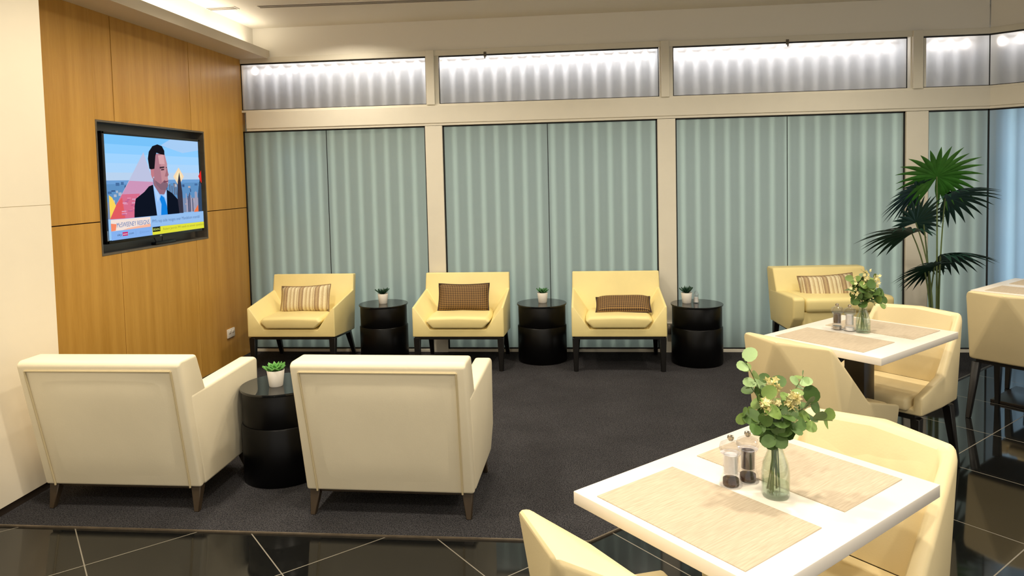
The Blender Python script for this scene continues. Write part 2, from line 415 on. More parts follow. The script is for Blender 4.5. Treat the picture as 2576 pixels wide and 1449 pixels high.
# left: white wall nearer the camera, wood panelled wall behind it
bm = bmesh.new()
box(bm, XW-0.3, XW, -2.0, 3.413, 0.045, 1.4565); box(bm, XW-0.3, XW, -2.0, 3.413, 1.4595, 3.0)
box(bm, XW-0.3, XW-0.003, -2.0, 3.411, 1.4560, 1.4600)
struct('wall_left', bm, M['white_wall'])
bm = bxm(XW-0.3, XW-0.006, -2.0, 3.405, 0.0, 0.045)
struct('baseboard_left', bm, M['black_gap'])
# wood panels, leaving the display recess open
hy0, hy1, hz0, hz1 = 4.184, 5.466, 1.104, 1.967
bm = bmesh.new(); g = 0.003
ycols = [(3.36, 4.372), (4.372, 5.288), (5.288, 6.19)]; zrows = [(0.0, 1.322), (1.322, ZS+0.02)]
def wood_rect(a, b, c, d):
    if b-a > 0.01 and d-c > 0.01: box(bm, XL-0.02, XL, a, b, c, d, bev=0.0012, seg=1)
for a, b in ycols:
    for c, d in zrows:
        a2, b2, c2, d2 = a+g, b-g, c+g, d-g
        yl, yr = max(a2, hy0), min(b2, hy1)
        if yl >= yr: wood_rect(a2, b2, c2, d2); continue
        wood_rect(a2, yl, c2, d2); wood_rect(yr, b2, c2, d2)
        zl, zh = max(c2, hz0), min(d2, hz1)
        wood_rect(yl, yr, c2, zl); wood_rect(yl, yr, zh, d2)
struct('wall_side', bm, M['wood'])
bm = bmesh.new()
for a, b, c, d in ((3.36, hy0, 0, 2.7), (hy1, 6.2, 0, 2.7), (hy0, hy1, 0, hz0), (hy0, hy1, hz1, 2.7)): box(bm, XL-0.12, XL-0.018, a, b, c, d)
struct('wall_backing', bm, M['black_gap'])

# ceiling, soffit slab with a cove above it, bulkhead over the windows
bm = bxm(XL-0.3, 6, -3, 6.6, ZC, ZC+0.1); struct('ceiling', bm, M['ceiling'])
bm = bxm(XL-0.3, -2.766, 3.413, G+0.05, ZS, 2.723); struct('trim_2', bm, M['soffit'])
bm = bxm(XW-0.3, -2.766, -2.0, 3.413, ZS, 2.723); struct('trim_3', bm, M['soffit'])
bm = bxm(-3.3, -2.915, -2.0, G+0.02, 2.723, ZC); struct('trim_4', bm, M['ceiling'])
FX = 3.31; FA = R(-40)                                   # the facade turns by 40 degrees here
fdir = Vector((math.cos(FA), math.sin(FA), 0)); fnor = Vector((-math.sin(FA), math.cos(FA), 0))
MF = Matrix.Translation((FX, 6.15, 0)) @ Matrix.Rotation(FA, 4, 'Z')
bm = bmesh.new(); box(bm, XL-0.3, FX+0.006, G, G+0.2, ZS, ZC); box(bm, XL-0.3, -2.0, G-0.002, G+0.2, ZS, 2.72)
box(bm, 0, 4, 0.02, 0.2, ZS, ZC, M4=MF)
struct('wall_back', bm, M['ceiling'])
# structure behind the glass that closes the cavity
bm = bmesh.new(); box(bm, XL-0.3, FX+0.3, 6.52, 6.6, 0, ZC); box(bm, 0, 4, 0.37, 0.45, 0, ZC, M4=MF)
box(bm, XL-0.06, XL, 6.19, 6.6, 0, ZC)
struct('wall_cavity', bm, M['ceiling'])

# window frames: every pane has posts, transom, head and sill
YF0, YF1 = 6.10, 6.20
def members(bm, L, M4=None):
    for x0, x1, y0, y1, z0, z1 in L: box(bm, x0, x1, y0, y1, z0, z1, bev=0.002, seg=1, M4=M4)
bm = bmesh.new()
L = []
for x0, x1 in ((-1.358, -1.206), (0.645, 0.796), (2.655, 2.829)):
    L.append((x0, x1, 6.12, 6.22, 0.0, 2.005))
for x0, x1 in ((-1.336, -1.262), (0.68, 0.75), (2.705, 2.783)):
    L.append((x0, x1, 6.115, 6.22, 2.19, 2.66)); L.append((x0-0.01, x1+0.035, 6.145, 6.22, 2.19, 2.66))
L.append((-2.985, FX, 6.115, 6.22, 2.03, 2.178))
L.append((-2.985, FX, 6.122, 6.22, 2.008, 2.032)); L.append((-3.03, FX, 6.13, 6.22, 2.176, 2.196))
L.append((-3.03, FX, 6.13, 6.22, 2.612, 2.66))
L.append((-3.03, FX, 6.13, 6.22, 0.0, 0.03))
members(bm, L)
members(bm, [(0, 4, -.035, .07, 2.03, 2.178), (0, 4, -.028, .07, 2.008, 2.032), (0, 4, -.02, .07, 2.176, 2.196), (0, 4, -.02, .07, 2.612, 2.66),
             (0, 4, -.02, .07, 0, .03), (1.25, 1.4, -.03, .07, 0, 2.66)], MF)
struct('trim_5', bm, M['frame'])

panes_low = [(-3.03, -1.358), (-1.206, 0.645), (0.796, 2.655), (2.829, FX)]
panes_top = [(-3.03, -1.338), (-1.225, 0.665), (0.783, 2.67), (2.79, FX)]
joints = [-2.26, -0.288, 1.717, None]
def flutes(bm, x0, x1, z0, z1, y, amp, M4=None):
    n = max(2, int((x1-x0)/PER*8)); a = []; b = []
    for i in range(n+1):
        x = x0+(x1-x0)*i/n; yy = y-amp*math.cos(2*PI*x/PER)
        for l, z in ((a, z0), (b, z1)):
            v = Vector((x, yy, z)); l.append(bm.verts.new(M4 @ v if M4 is not None else v))
    for i in range(n): bm.faces.new((a[i], a[i+1], b[i+1], b[i]))
k = 0
strips = []
for (x0, x1), (t0, t1), jx in zip(panes_low, panes_top, joints):
    k += 1
    lo_m = M['frost_low']
    # lower pane
    bm = bmesh.new(); vs = [bm.verts.new(v) for v in ((x0, 6.15, .03), (x1, 6.15, .03), (x1, 6.15, 2.008), (x0, 6.15, 2.008))]; bm.faces.new(vs)
    w = struct('window_%d' % k, bm, lo_m)
    bm = bmesh.new(); e = .012
    box(bm, x0, x1, 6.143, 6.149, 2.008-e, 2.008); box(bm, x0, x1, 6.143, 6.149, .03, .042)
    box(bm, x0, x0+e, 6.143, 6.149, .03, 2.008); box(bm, x1-e, x1, 6.143, 6.149, .03, 2.008)
    if jx: box(bm, jx-.003, jx+.003, 6.146, 6.149, .03, 2.008)
    obj('gasket', bm, M['gasket'], w, smooth=False)
    # upper pane
    bm = bmesh.new(); vs = [bm.verts.new(v) for v in ((t0, 6.15, 2.196), (t1, 6.15, 2.196), (t1, 6.15, 2.612), (t0, 6.15, 2.612))]; bm.faces.new(vs)
    w = struct('window_%d' % (k+5), bm, M['frost_top'])
    bm = bmesh.new(); e = .006
    box(bm, t0, t1, 6.143, 6.149, 2.612-2*e, 2.612); box(bm, t0, t1, 6.143, 6.149, 2.196, 2.196+e)
    box(bm, t0, t0+e, 6.143, 6.149, 2.196, 2.612); box(bm, t1-e, t1, 6.143, 6.149, 2.196, 2.612)
    obj('gasket', bm, M['gasket'], w, smooth=False)
    strips.append((t0, t1))
# facet panes on the right, bluer
def quad(x0, x1, z0, z1, y):
    bm = bmesh.new(); bm.faces.new([bm.verts.new(MF @ Vector(v)) for v in ((x0, y, z0), (x1, y, z0), (x1, y, z1), (x0, y, z1))]); return bm
w = struct('window_5', quad(0, 1.25, .03, 2.008, 0), M['frost_blue'])
bm = bmesh.new(); box(bm, 0, 1.25, -.007, -.001, 1.996, 2.008, M4=MF); box(bm, 0, 1.25, -.007, -.001, .03, .042, M4=MF); box(bm, 0, .004, -.007, -.001, .03, 2.0, M4=MF)
obj('gasket', bm, M['gasket'], w, smooth=False)
w = struct('window_10', quad(0, 1.25, 2.196, 2.612, 0), M['frost_top'])
bm = bmesh.new(); box(bm, 0, 1.25, -.007, -.001, 2.6, 2.612, M4=MF); box(bm, 0, 1.25, -.007, -.001, 2.196, 2.202, M4=MF)
obj('gasket', bm, M['gasket'], w, smooth=False)

# corrugated sheets standing behind the frosted glass, with a shelf between upper and lower cavity
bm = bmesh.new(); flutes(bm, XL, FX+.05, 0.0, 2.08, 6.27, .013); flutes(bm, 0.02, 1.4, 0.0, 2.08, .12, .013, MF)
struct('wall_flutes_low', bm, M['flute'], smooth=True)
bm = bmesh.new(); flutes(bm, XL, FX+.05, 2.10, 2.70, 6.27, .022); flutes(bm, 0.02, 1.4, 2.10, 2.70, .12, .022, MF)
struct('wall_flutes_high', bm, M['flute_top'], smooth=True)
bm = bmesh.new(); box(bm, XL, FX, 6.20, 6.52, 2.08, 2.10); box(bm, 0, 1.4, .05, .37, 2.08, 2.10, M4=MF)
box(bm, XL, FX, 6.20, 6.52, 2.69, 2.72); box(bm, 0, 1.4, .05, .37, 2.69, 2.72, M4=MF)
struct('trim_6', bm, M['ceiling'])

# rows of small lamps glowing behind the upper panes
def bulb_mesh():
    bm = bmesh.new(); bmesh.ops.create_uvsphere(bm, u_segments=10, v_segments=6, radius=0.026); bmesh.ops.scale(bm, vec=(1, .7, 1.35), verts=bm.verts); return finish(bm, M['bulb'])
BM = bulb_mesh()
names = ['beside the wood wall', 'between the first and second posts', 'between the second and third posts',
         'above the palm', ]
def strip(x0, x1, y, label, M4=None):
    cx = (x0+x1)/2
    t = link('lamp_strip', None, None, (cx, y, 2.56)); tag(t, label, 'lamp strip', 'lamp rows behind the upper panes')
    rail = obj('rail', bxm(x0-cx, x1-cx, -.01, .01, .014, .03), M['grille'], t, smooth=False)
    i0 = math.ceil(x0/PER - 0.5); x = (i0+0.5)*PER
    while x < x1-.01:
        link('bulb', BM, t, (x-cx, 0, 0)); x += PER
    return t
for (t0, t1), nm in zip(strips, names): strip(t0, t1-.02, 6.228, 'row of glowing lamps behind frosted upper pane '+nm)
t = strip(0.05, 1.25, 0, 'row of small glowing lamps behind the angled upper pane at far right')
cx = .65; t.matrix_world = MF @ Matrix.Translation((cx, .078, 2.56))

# latches on the tops of two upper panes
for x, l in ((-0.813, 'small dark latch on top of the middle upper pane'), (1.716, 'small dark latch on top of the upper pane left of the third post')):
    t = thing('window_latch', l, 'latch', (x, 6.13, 2.60), group='latches on the upper panes')
    obj('plate', bxm(-.012, .012, -.006, .004, -.012, .03, bev=.002), M['steel_dark'], t)
    obj('lever', bxm(-.005, .005, -.02, -.004, -.03, .01, bev=.002), M['steel_dark'], t)

# ceiling air vents
for x0, x1, l in ((-2.915, -2.672, 'short white slotted air vent in the cove corner of the ceiling'), (-2.50, 1.6, 'long slotted air vent running along the ceiling edge')):
    t = thing('air_vent', l, 'air vent', ((x0+x1)/2, 5.40, ZC), R(2.5) if x1 > 0 else 0)
    w_ = (x1-x0)/2
    o_ = 0.09 if x1 > 0 else 0
    obj('frame', bxm(-w_, w_, -.045+o_, .045+o_, -.004, .0), M['ceiling'], t, smooth=False)
    for j in range(3): obj('slot', bxm(-w_+.01, w_-.01, -.036+.028*j+o_, -.022+.028*j+o_, -.006, -.003), M['grille'], t, smooth=False)

# ------------------------------------------------------------------ television in its recess
t = link('display_recess', None, None, (XL, (hy0+hy1)/2, (hz0+hz1)/2)); t['kind'] = 'structure'  # display recess in the wood wall: back panel and lining
hw, hh = (hy1-hy0)/2, (hz1-hz0)/2
obj('back_panel', bxm(-.115, -.10, -hw, hw, -hh, hh), M['steel_dark'], t, smooth=False)
bm = bmesh.new()
box(bm, -.10, .002, -hw, -hw+.012, -hh, hh); box(bm, -.10, .002, hw-.012, hw, -hh, hh)
box(bm, -.10, .002, -hw+.012, hw-.012, hh-.012, hh); box(bm, -.10, .002, -hw+.012, hw-.012, -hh, -hh+.012)
obj('lining', bm, M['steel_dark'], t, smooth=False)

ty0, ty1, tz0, tz1 = 4.232, 5.392, 1.174, 1.899
tw, th = (ty1-ty0)/2, (tz1-tz0)/2
TVX = XL+0.004
t = thing('television', 'wall television showing a news interview, set in the wood wall', 'television', (TVX, (ty0+ty1)/2, (tz0+tz1)/2))
bm = bmesh.new(); b_ = .018
box(bm, -.05, 0, -tw, tw, th-b_, th, bev=.003); box(bm, -.05, 0, -tw, tw, -th, -th+b_+.004, bev=.003)
box(bm, -.05, 0, -tw, -tw+b_+.006, -th, th, bev=.003); box(bm, -.05, 0, tw-b_, tw, -th, th, bev=.003)
box(bm, -.10, -.045, -tw*.6, tw*.6, -th*.6, th*.6)
obj('housing', bm, M['tv_black'], t)
obj('side_label', bxm(0, .002, -tw+.003, -tw+.014, -th+.02, -th+.085), M['chrome'], t, smooth=False)
sy0, sy1, sz0, sz1 = -tw+.024, tw-.018, -th+.022, th-.018
# screen: flat picture built from layered flat shapes
E_SKY = [(120, 195, 250), (140, 205, 255), (160, 212, 255), (172, 214, 252), (186, 212, 240)]
smats = []; sb = bmesh.new()
def smat(c):
    m = emis(srgb(*c), 1.0)
    if m not in smats: smats.append(m)
    return smats.index(m)
layer = [0.0]
def spoly(pts, c):
    layer[0] += 0.00012
    P = []
    for s_, q_ in pts:
        s_ = min(1, max(0, s_)); q_ = min(1, max(0, q_))
        P.append(sb.verts.new((-.006+layer[0], sy0+(sy1-sy0)*s_, sz0+(sz1-sz0)*q_)))
    f = sb.faces.new(P); f.material_index = smat(c)
def srect(a, b, c, d, col): spoly([(a, c), (b, c), (b, d), (a, d)], col)
spoly([(0, 0), (1, 0), (1, 1), (0, 1)], (150, 200, 245))
for i, c in enumerate(E_SKY):
    srect(0, 1, 1-.09*(i+1), 1-.09*i, c)
spoly([(.55, .93), (.66, 1), (1, 1), (1, .9), (.8, .86)], (168, 206, 246))
srect(0, 1, .2, .56, (96, 146, 196))
srect(0, 1, .53, .565, (110, 160, 214)); srect(0, 1, .2, .36, (122, 142, 176))
rr = random.Random(3)
for i in range(90):
    a = rr.random(); c = .2+.33*rr.random(); w_ = .01+.03*rr.random(); h_ = .008+.025*rr.random()
    v = rr.choice([(70, 110, 160), (140, 175, 210), (176, 186, 205), (88, 104, 140), (60, 92, 140), (190, 170, 170)])
    srect(a, a+w_, c, min(c+h_, .55), v)
for i in range(16): srect(.80+.011*i, .808+.011*i, .2, .2+.14+.12*rr.random(), rr.choice([(214, 206, 214), (96, 84, 110), (176, 164, 180), (60, 60, 84)]))
spoly([(.347, .847), (.431, .555), (.423, .16), (.002, .201), (.058, .324), (.197, .57)], (190, 196, 226))
spoly([(.196, .56), (.431, .545), (.423, .165), (.002, .206), (.058, .324)], (206, 150, 186))
spoly([(.12, .43), (.29, .43), (.24, .19), (.002, .2), (.058, .324)], (216, 110, 140))
spoly([(.06, .33), (.12, .40), (.14, .2), (.002, .2)], (226, 92, 96))
for i in range(22):
    a = .1+.18*rr.random(); c = .2+.2*rr.random(); srect(a, a+.02+.03*rr.random(), c, c+.012, rr.choice([(226, 136, 168), (190, 96, 140), (222, 160, 190)]))
spoly([(0, .428), (.028, .403), (.058, .324), (.032, .27), (.002, .206)], (250, 214, 92))
spoly([(.719, .698), (.778, .598), (.71, .494), (.653, .599)], (246, 218, 180))
spoly([(.719, .66), (.752, .598), (.712, .53), (.682, .599)], (252, 234, 186))
spoly([(.723, .648), (.737, .548), (.75, .426), (.753, .196), (.698, .198), (.689, .406), (.703, .549)], (54, 52, 66))
for a, h_ in ((.60, .52), (.625, .50), (.65, .53), (.67, .49)): srect(a, a+.012, .4, h_, (98, 108, 130))
spoly([(.999, .671), (.959, .601), (.993, .525), (1, .53)], (222, 44, 40))
spoly([(.967, .543), (.992, .508), (.989, .192), (.941, .194), (.944, .393)], (52, 74, 104))
spoly([(.939, .277), (.941, .19), (.879, .193)], (240, 120, 70))
spoly([(.38, .50), (.33, .445), (.242, .38), (.228, .311), (.22, .19), (.703, .19), (.69, .351), (.63, .42), (.568, .461), (.42, .515)], (14, 20, 34))
spoly([(.423, .524), (.433, .399), (.451, .19), (.563, .19), (.568, .456)], (150, 194, 248))
spoly([(.423, .524), (.49, .40), (.465, .33), (.44, .44)], (176, 210, 252)); spoly([(.53, .40), (.565, .455), (.56, .36)], (176, 210, 252))
spoly([(.504, .405), (.537, .377), (.563, .284), (.566, .19), (.493, .19), (.503, .31), (.486, .364)], (20, 130, 226))
spoly([(.425, .586), (.43, .513), (.489, .415), (.538, .41), (.563, .461), (.528, .564)], (150, 108, 124))
spoly([(.462, .836), (.562, .84), (.586, .734), (.584, .702), (.593, .627), (.586, .595), (.591, .552), (.581, .498), (.551, .456), (.502, .469), (.44, .555), (.433, .648), (.449, .763)], (196, 142, 150))
spoly([(.462, .836), (.52, .84), (.51, .66), (.52, .52), (.502, .469), (.44, .555), (.433, .648), (.449, .763)], (176, 122, 136))
spoly([(.49, .82), (.55, .83), (.56, .73), (.50, .73)], (216, 166, 172))
spoly([(.44, .565), (.46, .513), (.501, .461), (.551, .454), (.584, .498), (.584, .52), (.55, .565), (.503, .52)], (132, 100, 116))
spoly([(.403, .679), (.437, .68), (.438, .607), (.419, .576), (.406, .618)], (196, 124, 134))
spoly([(.392, .679), (.381, .782), (.394, .854), (.434, .913), (.488, .935), (.537, .919), (.561, .872), (.561, .828), (.517, .833), (.474, .847), (.462, .815), (.453, .742), (.445, .68), (.413, .674)], (22, 20, 28))
spoly([(.5, .70), (.552, .706), (.552, .692), (.502, .682)], (56, 40, 50)); spoly([(.516, .678), (.55, .682), (.549, .668), (.515, .663)], (70, 48, 60))
spoly([(.568, .70), (.58, .702), (.58, .69), (.57, .688)], (60, 42, 52))
spoly([(.578, .70), (.596, .616), (.583, .599), (.552, .6), (.567, .648)], (166, 112, 122)); spoly([(.536, .547), (.588, .557), (.586, .546), (.538, .534)], (120, 66, 84))
srect(0, 1, 0, .196, (136, 180, 236))
spoly([(.375, .195), (1, .191), (1, .08), (.375, .088)], (150, 192, 240))
spoly([(0, .195), (.376, .19), (.375, .088), (0, .087)], (244, 226, 216))
spoly([(0, .16), (.05, .15), (.04, .09), (0, .087)], (246, 140, 104)); spoly([(.15, .10), (.375, .12), (.375, .088), (.1, .087)], (248, 186, 160))
srect(0, .385, 0, .087, (134, 178, 240))
spoly([(.389, 0), (1, 0), (1, .074), (.48, .08), (.389, .08)], (226, 226, 62)); srect(.393, .474, .03, .08, (14, 18, 14))
srect(.098, .148, .03, .066, (196, 40, 110)); srect(.222, .224, .02, .07, (110, 150, 210))
scr = obj('screen', sb, smats, t, smooth=False)
def stext(txt, s_, q_, h, w, col, name='caption'):
    cu = bpy.data.curves.new('caption', 'FONT'); cu.body = txt; cu.size = 1; cu.align_x = 'LEFT'; cu.resolution_u = 3
    o = bpy.data.objects.new('tmp', cu); C.objects.link(o)
    dg = bpy.context.evaluated_depsgraph_get(); me = bpy.data.meshes.new_from_object(o.evaluated_get(dg))
    bpy.data.objects.remove(o)
    xs = [v.co.x for v in me.vertices]; ys = [v.co.y for v in me.vertices]
    sx = w*(sy1-sy0)/(max(xs)-min(xs)); sz = h*(sz1-sz0)/0.72
    x0 = min(xs)
    for v in me.vertices:
        v.co = Vector((0, (v.co.x-x0)*sx, v.co.y*sz))
    me.materials.clear(); me.materials.append(emis(srgb(*col), 1.0))
    return link(name, me, scr, (-.006+layer[0]+.0006, sy0+(sy1-sy0)*s_, sz0+(sz1-sz0)*q_))
stext('McSWEENEY RESIGNS', .05, .118, .046, .312, (64, 112, 178))
stext("PM's top aide resigns over Mandelson scandal", .392, .125, .034, .555, (92, 122, 170))
stext('sky', .05, .036, .022, .04, (46, 60, 96)); stext('news', .101, .040, .02, .043, (246, 230, 240)); stext('.com', .152, .038, .022, .05, (60, 80, 120))
stext('@skynews', .258, .036, .022, .10, (116, 156, 214)); stext('BREAKING', .398, .042, .026, .07, (206, 222, 110))
stext('Robert Jenrick: PM needs to answer questions', .505, .036, .026, .49, (150, 150, 60))
obj('maker_mark', bxm(-.001, .001, -.012, .012, -th+.005, -th+.014), M['chrome'], t, smooth=False)
t = thing('sensor_bar', 'small black bar with thin cables under the television', 'device', (XL-.03, 4.90, hz0+.012))
obj('bar', bxm(-.02, .02, -.125, .125, 0, .022, bev=.004), M['tv_black'], t)
bm = bmesh.new(); tube(bm, [(0, -.09, .018), (-.01, -.10, .05), (-.02, -.07, .085)], .004); tube(bm, [(0, -.02, .018), (-.01, .0, .05), (-.02, -.05, .085)], .003)
obj('cable', bm, M['cable'], t)
t = thing('power_outlet', 'white double power outlet low on the wood wall', 'power outlet', (XL, 5.752, .263))
obj('plate', bxm(0, .012, -.062, .062, -.038, .038, bev=.004), M['plastic_white'], t)
for s_ in (-.028, .028): obj('rocker', bxm(.012, .017, s_-.018, s_+.018, .002, .026, bev=.002), M['plastic_white'], t)
t = thing('socket_box', 'small silver box on the foot of the second window post', 'socket box', (.742, 6.12, .17))
obj('case', bxm(-.035, .035, -.035, 0, 0, .085, bev=.003), M['chrome'], t); obj('lid', bxm(-.037, .037, -.038, 0, .085, .098, bev=.003), M['plastic_white'], t)

# ------------------------------------------------------------------ lounge armchairs (front towards -y, origin on the floor)
def leg(name, p0, p1, a0, a1, m, t):
    bm = bmesh.new(); frustum(bm, p0, p1, a0, a0, a1, a1); return obj(name, bm, m, t)

def wedge_armchair(label):
    t = thing('armchair', label, 'armchair', group='yellow armchairs along the window')
    w = .367; V = []; idx = {}
    def v(n, x, y, z):
        idx[n] = len(V); V.append((x, y, z))
    for s, k in ((-1, 'L'), (1, 'R')):
        v('fb'+k, s*w, -.30, .285); v('ft'+k, s*w, -.30, .522); v('fi'+k, s*(w-.016), -.29, .522); v('B'+k, s*.225, -.305, .345)
        v('jo'+k, s*w, .20, .592); v('ji'+k, s*(w-.016), .195, .588); v('Bb'+k, s*.20, .13, .36)
        v('tf'+k, s*(w-.004), .225, .728); v('tr'+k, s*(w-.004), .295, .722); v('rb'+k, s*w, .20, .245)
        v('ts'+k, s*(w), .245, .66)
    I = idx
    def f(*n): return [I[q] for q in n]
    Fs = []
    for k in 'LR':
        Fs += [f('fb'+k, 'ft'+k, 'jo'+k, 'rb'+k), f('jo'+k, 'tf'+k, 'tr'+k, 'rb'+k),
               f('ft'+k, 'fi'+k, 'ji'+k, 'jo'+k), f('fb'+k, 'B'+k, 'fi'+k, 'ft'+k), f('fi'+k, 'B'+k, 'Bb'+k, 'ji'+k),
               f('jo'+k, 'ji'+k, 'tf'+k), f('ji'+k, 'Bb'+k, 'tf'+k)]
    Fs += [f('fbL', 'fbR', 'BR', 'BL'), f('BL', 'BR', 'BbR', 'BbL'), f('BbL', 'BbR', 'tfR', 'tfL'), f('tfL', 'tfR', 'trR', 'trL'),
           f('trL', 'trR', 'rbR', 'rbL'), f('fbL', 'fbR', 'rbR', 'rbL')]
    used = sorted({i for q in Fs for i in q}); rm = {a: b for b, a in enumerate(used)}
    bm = bmesh.new(); poly(bm, [V[i] for i in used], [[rm[i] for i in q] for q in Fs])
    bevel_all(bm, .013, 3)
    obj('upholstered_body', bm, M['yellow'], t, angle=55)
    # seat cushion with a six-sided front
    bm = bmesh.new(); ys = [-.318, -.29, -.12, .06, .15]; prof = [(-.205, .357), (.205, .357), (.262, .415), (.232, .445), (0, .452), (-.232, .445), (-.262, .415)]
    rings = []
    for j, y in enumerate(ys):
        k = (.97, 1, 1, .93, .9)[j]
        rings.append([bm.verts.new((x*k, y, .357+(z-.357)*(.86 if j in (0, 4) else 1.0))) for x, z in prof])
    for a, b in zip(rings, rings[1:]):
        for i in range(7): bm.faces.new((a[i], a[(i+1) % 7], b[(i+1) % 7], b[i]))
    bm.faces.new(rings[0][::-1]); bm.faces.new(rings[-1])
    bevel_all(bm, .012, 3, 20)
    obj('seat_cushion', bm, M['yellow'], t, angle=60)
    bm = bmesh.new(); prism_x(bm, [(-.285, .283), (-.285, .262), (.17, .228), (.19, .243)], -.345, .345)
    obj('seat_frame', bm, M['black_wood'], t, smooth=False)
    for s in (-1, 1):
        leg('leg', (s*.338, -.268, .006), (s*.338, -.262, .275), .017, .026, M['black_wood'], t)
        leg('leg', (s*.335, .268, .006), (s*.32, .15, .25), .015, .024, M['black_wood'], t)
    return t

def box_armchair(label, W, D, zb, zarm, zback, lean, mbody, mleg, name='armchair', group=None, leg_in=.042):
    """arms of even thickness; front at -D/2, back panel at +D/2 leaning out by lean at the top"""
    t = thing(name, label, 'armchair', group=group)
    w = W/2; y0 = -D/2; y1 = D/2; at = .085
    side = [(y0+.10, zb), (y0, zb+.11), (y0-.012, zarm-.012), (y0+.02, zarm+.004), (y1+lean*(zarm-zb)/(zback-zb)-.045, zarm-.012), (y1-.028, zb)]
    for s in (-1, 1):
        bm = bmesh.new(); x0, x1 = sorted((s*(w+.004), s*(w-at))); prism_x(bm, side, x0, x1)
        bevel_all(bm, .016, 3); obj('armrest', bm, mbody, t, angle=55)
    bm = bmesh.new()                                     # back: tall slab leaning outward
    bt = .15
    prism_x(bm, [(y1-.17, zb+.2), (y1-.02, zb), (y1+.005, zb), (y1+lean, zback-.012), (y1+lean-.02, zback+.004), (y1+lean-bt, zback+.004), (y1+lean-bt-.012, zback-.02)], -w-.001, w+.001)
    bevel_all(bm, .02, 4)
    obj('backrest', bm, mbody, t, angle=55)
    # inset back panel with piping all round
    def bp(x, q, off): return (x, y1+.005+(lean-.005)*q+off, zb+(zback-.012-zb)*q)
    nx, nz = 8, 8; bm = bmesh.new(); grid = []
    for j in range(nz+1):
        row = []
        for i in range(nx+1):
            a = i/nx; b = j/nz; x = (-1+2*a)*(w-.055+.012*b); q = .02+.93*b
            bulge = .012*(1-(2*a-1)**6)*(1-(2*b-1)**6)
            row.append(bm.verts.new(bp(x, q, -.006+bulge)))
        grid.append(row)
    for j in range(nz):
        for i in range(nx): bm.faces.new((grid[j][i], grid[j][i+1], grid[j+1][i+1], grid[j+1][i]))
    obj('back_panel', bm, mbody, t, angle=80)
    bm = bmesh.new(); xa, xb = w-.052, w-.040
    tube(bm, [bp(-xa, .0, .004), bp(-xb, .955, .004)], .0045); tube(bm, [bp(xa, .0, .004), bp(xb, .955, .004)], .0045)
    tube(bm, [bp(-xb, .955, .004), bp(xb, .955, .004)], .0045)
    obj('piping', bm, M['piping'], t)
    bm = bmesh.new(); box(bm, -w+at-.01, w-at+.01, y0+.02, y1-.06, zb, zb+.16, bev=.012)
    obj('seat_base', bm, mbody, t, angle=55)
    bm = bmesh.new(); box(bm, -w+at+.004, w-at-.004, y0-.01, y1-.10, zb+.155, zb+.27, bev=.035, seg=4)
    obj('seat_cushion', bm, mbody, t, angle=60)
    bm = bmesh.new(); box(bm, -w+.03, w-.03, y0+.12, y1-.025, zb-.018, zb+.002); obj('seat_frame', bm, mleg, t, smooth=False)
    for s in (-1, 1):
        leg('leg', (s*(w-leg_in+.012), y0+.09, .006), (s*(w-leg_in), y0+.13, zb), .012, .021, mleg, t)
        leg('leg', (s*(w-leg_in+.016), y1+.0, .006), (s*(w-leg_in+.008), y1-.03, zb), .012, .024, mleg, t)
    return t

a1 = wedge_armchair('yellow leather armchair holding a striped cushion, beside the wood wall')
for i, (x, y, l) in enumerate([(-2.376, 5.79, None),
                              (-1.0, 5.79, 'yellow leather armchair holding an upright brown woven cushion'),
                              (.268, 5.79, 'yellow leather armchair with a brown cushion lying flat on its seat')]):
    o = a1 if i == 0 else copy_tree(a1)
    place(o, (x, y, 0), 0, l or a1['label'])
b1 = box_armchair('yellow leather armchair behind the far dining table, left of the palm', .75, .52, .30, .575, .74, .10, M['yellow'], M['black_wood'], group='yellow armchairs along the window')
place(b1, (1.945, 5.815, 0), R(4), b1['label'])
c1 = box_armchair('cream club armchair seen from behind, nearest the white wall', .785, .60, .122, .592, .752, .145, M['cream'], M['bronze_wood'], name='club_armchair', group='cream club armchairs seen from behind')
place(c1, (-2.20, 3.40, 0), PI, c1['label'])
c2 = copy_tree(c1); place(c2, (-.895, 3.395, 0), PI+R(-1), 'cream club armchair seen from behind, right of the low black table')

# ------------------------------------------------------------------ low black drum tables
def drum_table(label):
    t = thing('side_table', label, 'side table', group='low black drum tables')
    bm = bmesh.new(); lathe(bm, [(0, .006), (.20, .006), (.204, .012), (.204, .298), (.199, .305), (0, .305)], 56); obj('lower_drum', bm, M['black_gloss'], t)
    bm = bmesh.new(); lathe(bm, [(0, .305), (.196, .305), (.1975, .308), (.1975, .472), (.195, .475), (0, .475)], 56); obj('upper_drum', bm, M['black_gloss'], t)
    bm = bmesh.new(); lathe(bm, [(0, .475), (.206, .475), (.208, .478), (.208, .485), (.206, .487), (0, .487)], 56); obj('glass_top', bm, M['black_glass'], t)
    return t
d1 = drum_table('low black drum table between the two cream club armchairs')
for i, (x, y, l) in enumerate([(-1.597, 3.545, None), (-1.714, 5.89, 'low black drum table left of the upright brown cushion, nearest the wood wall'),
                              (-.353, 5.88, 'low black drum table standing between the two armchairs with brown cushions'),
                              (.910, 5.81, 'low black drum table carrying a salt shaker, right of the flat brown cushion')]):
    o = d1 if i == 0 else copy_tree(d1)
    place(o, (x, y, 0), R(random.uniform(0, 360)) if i else 0, l or d1['label'])

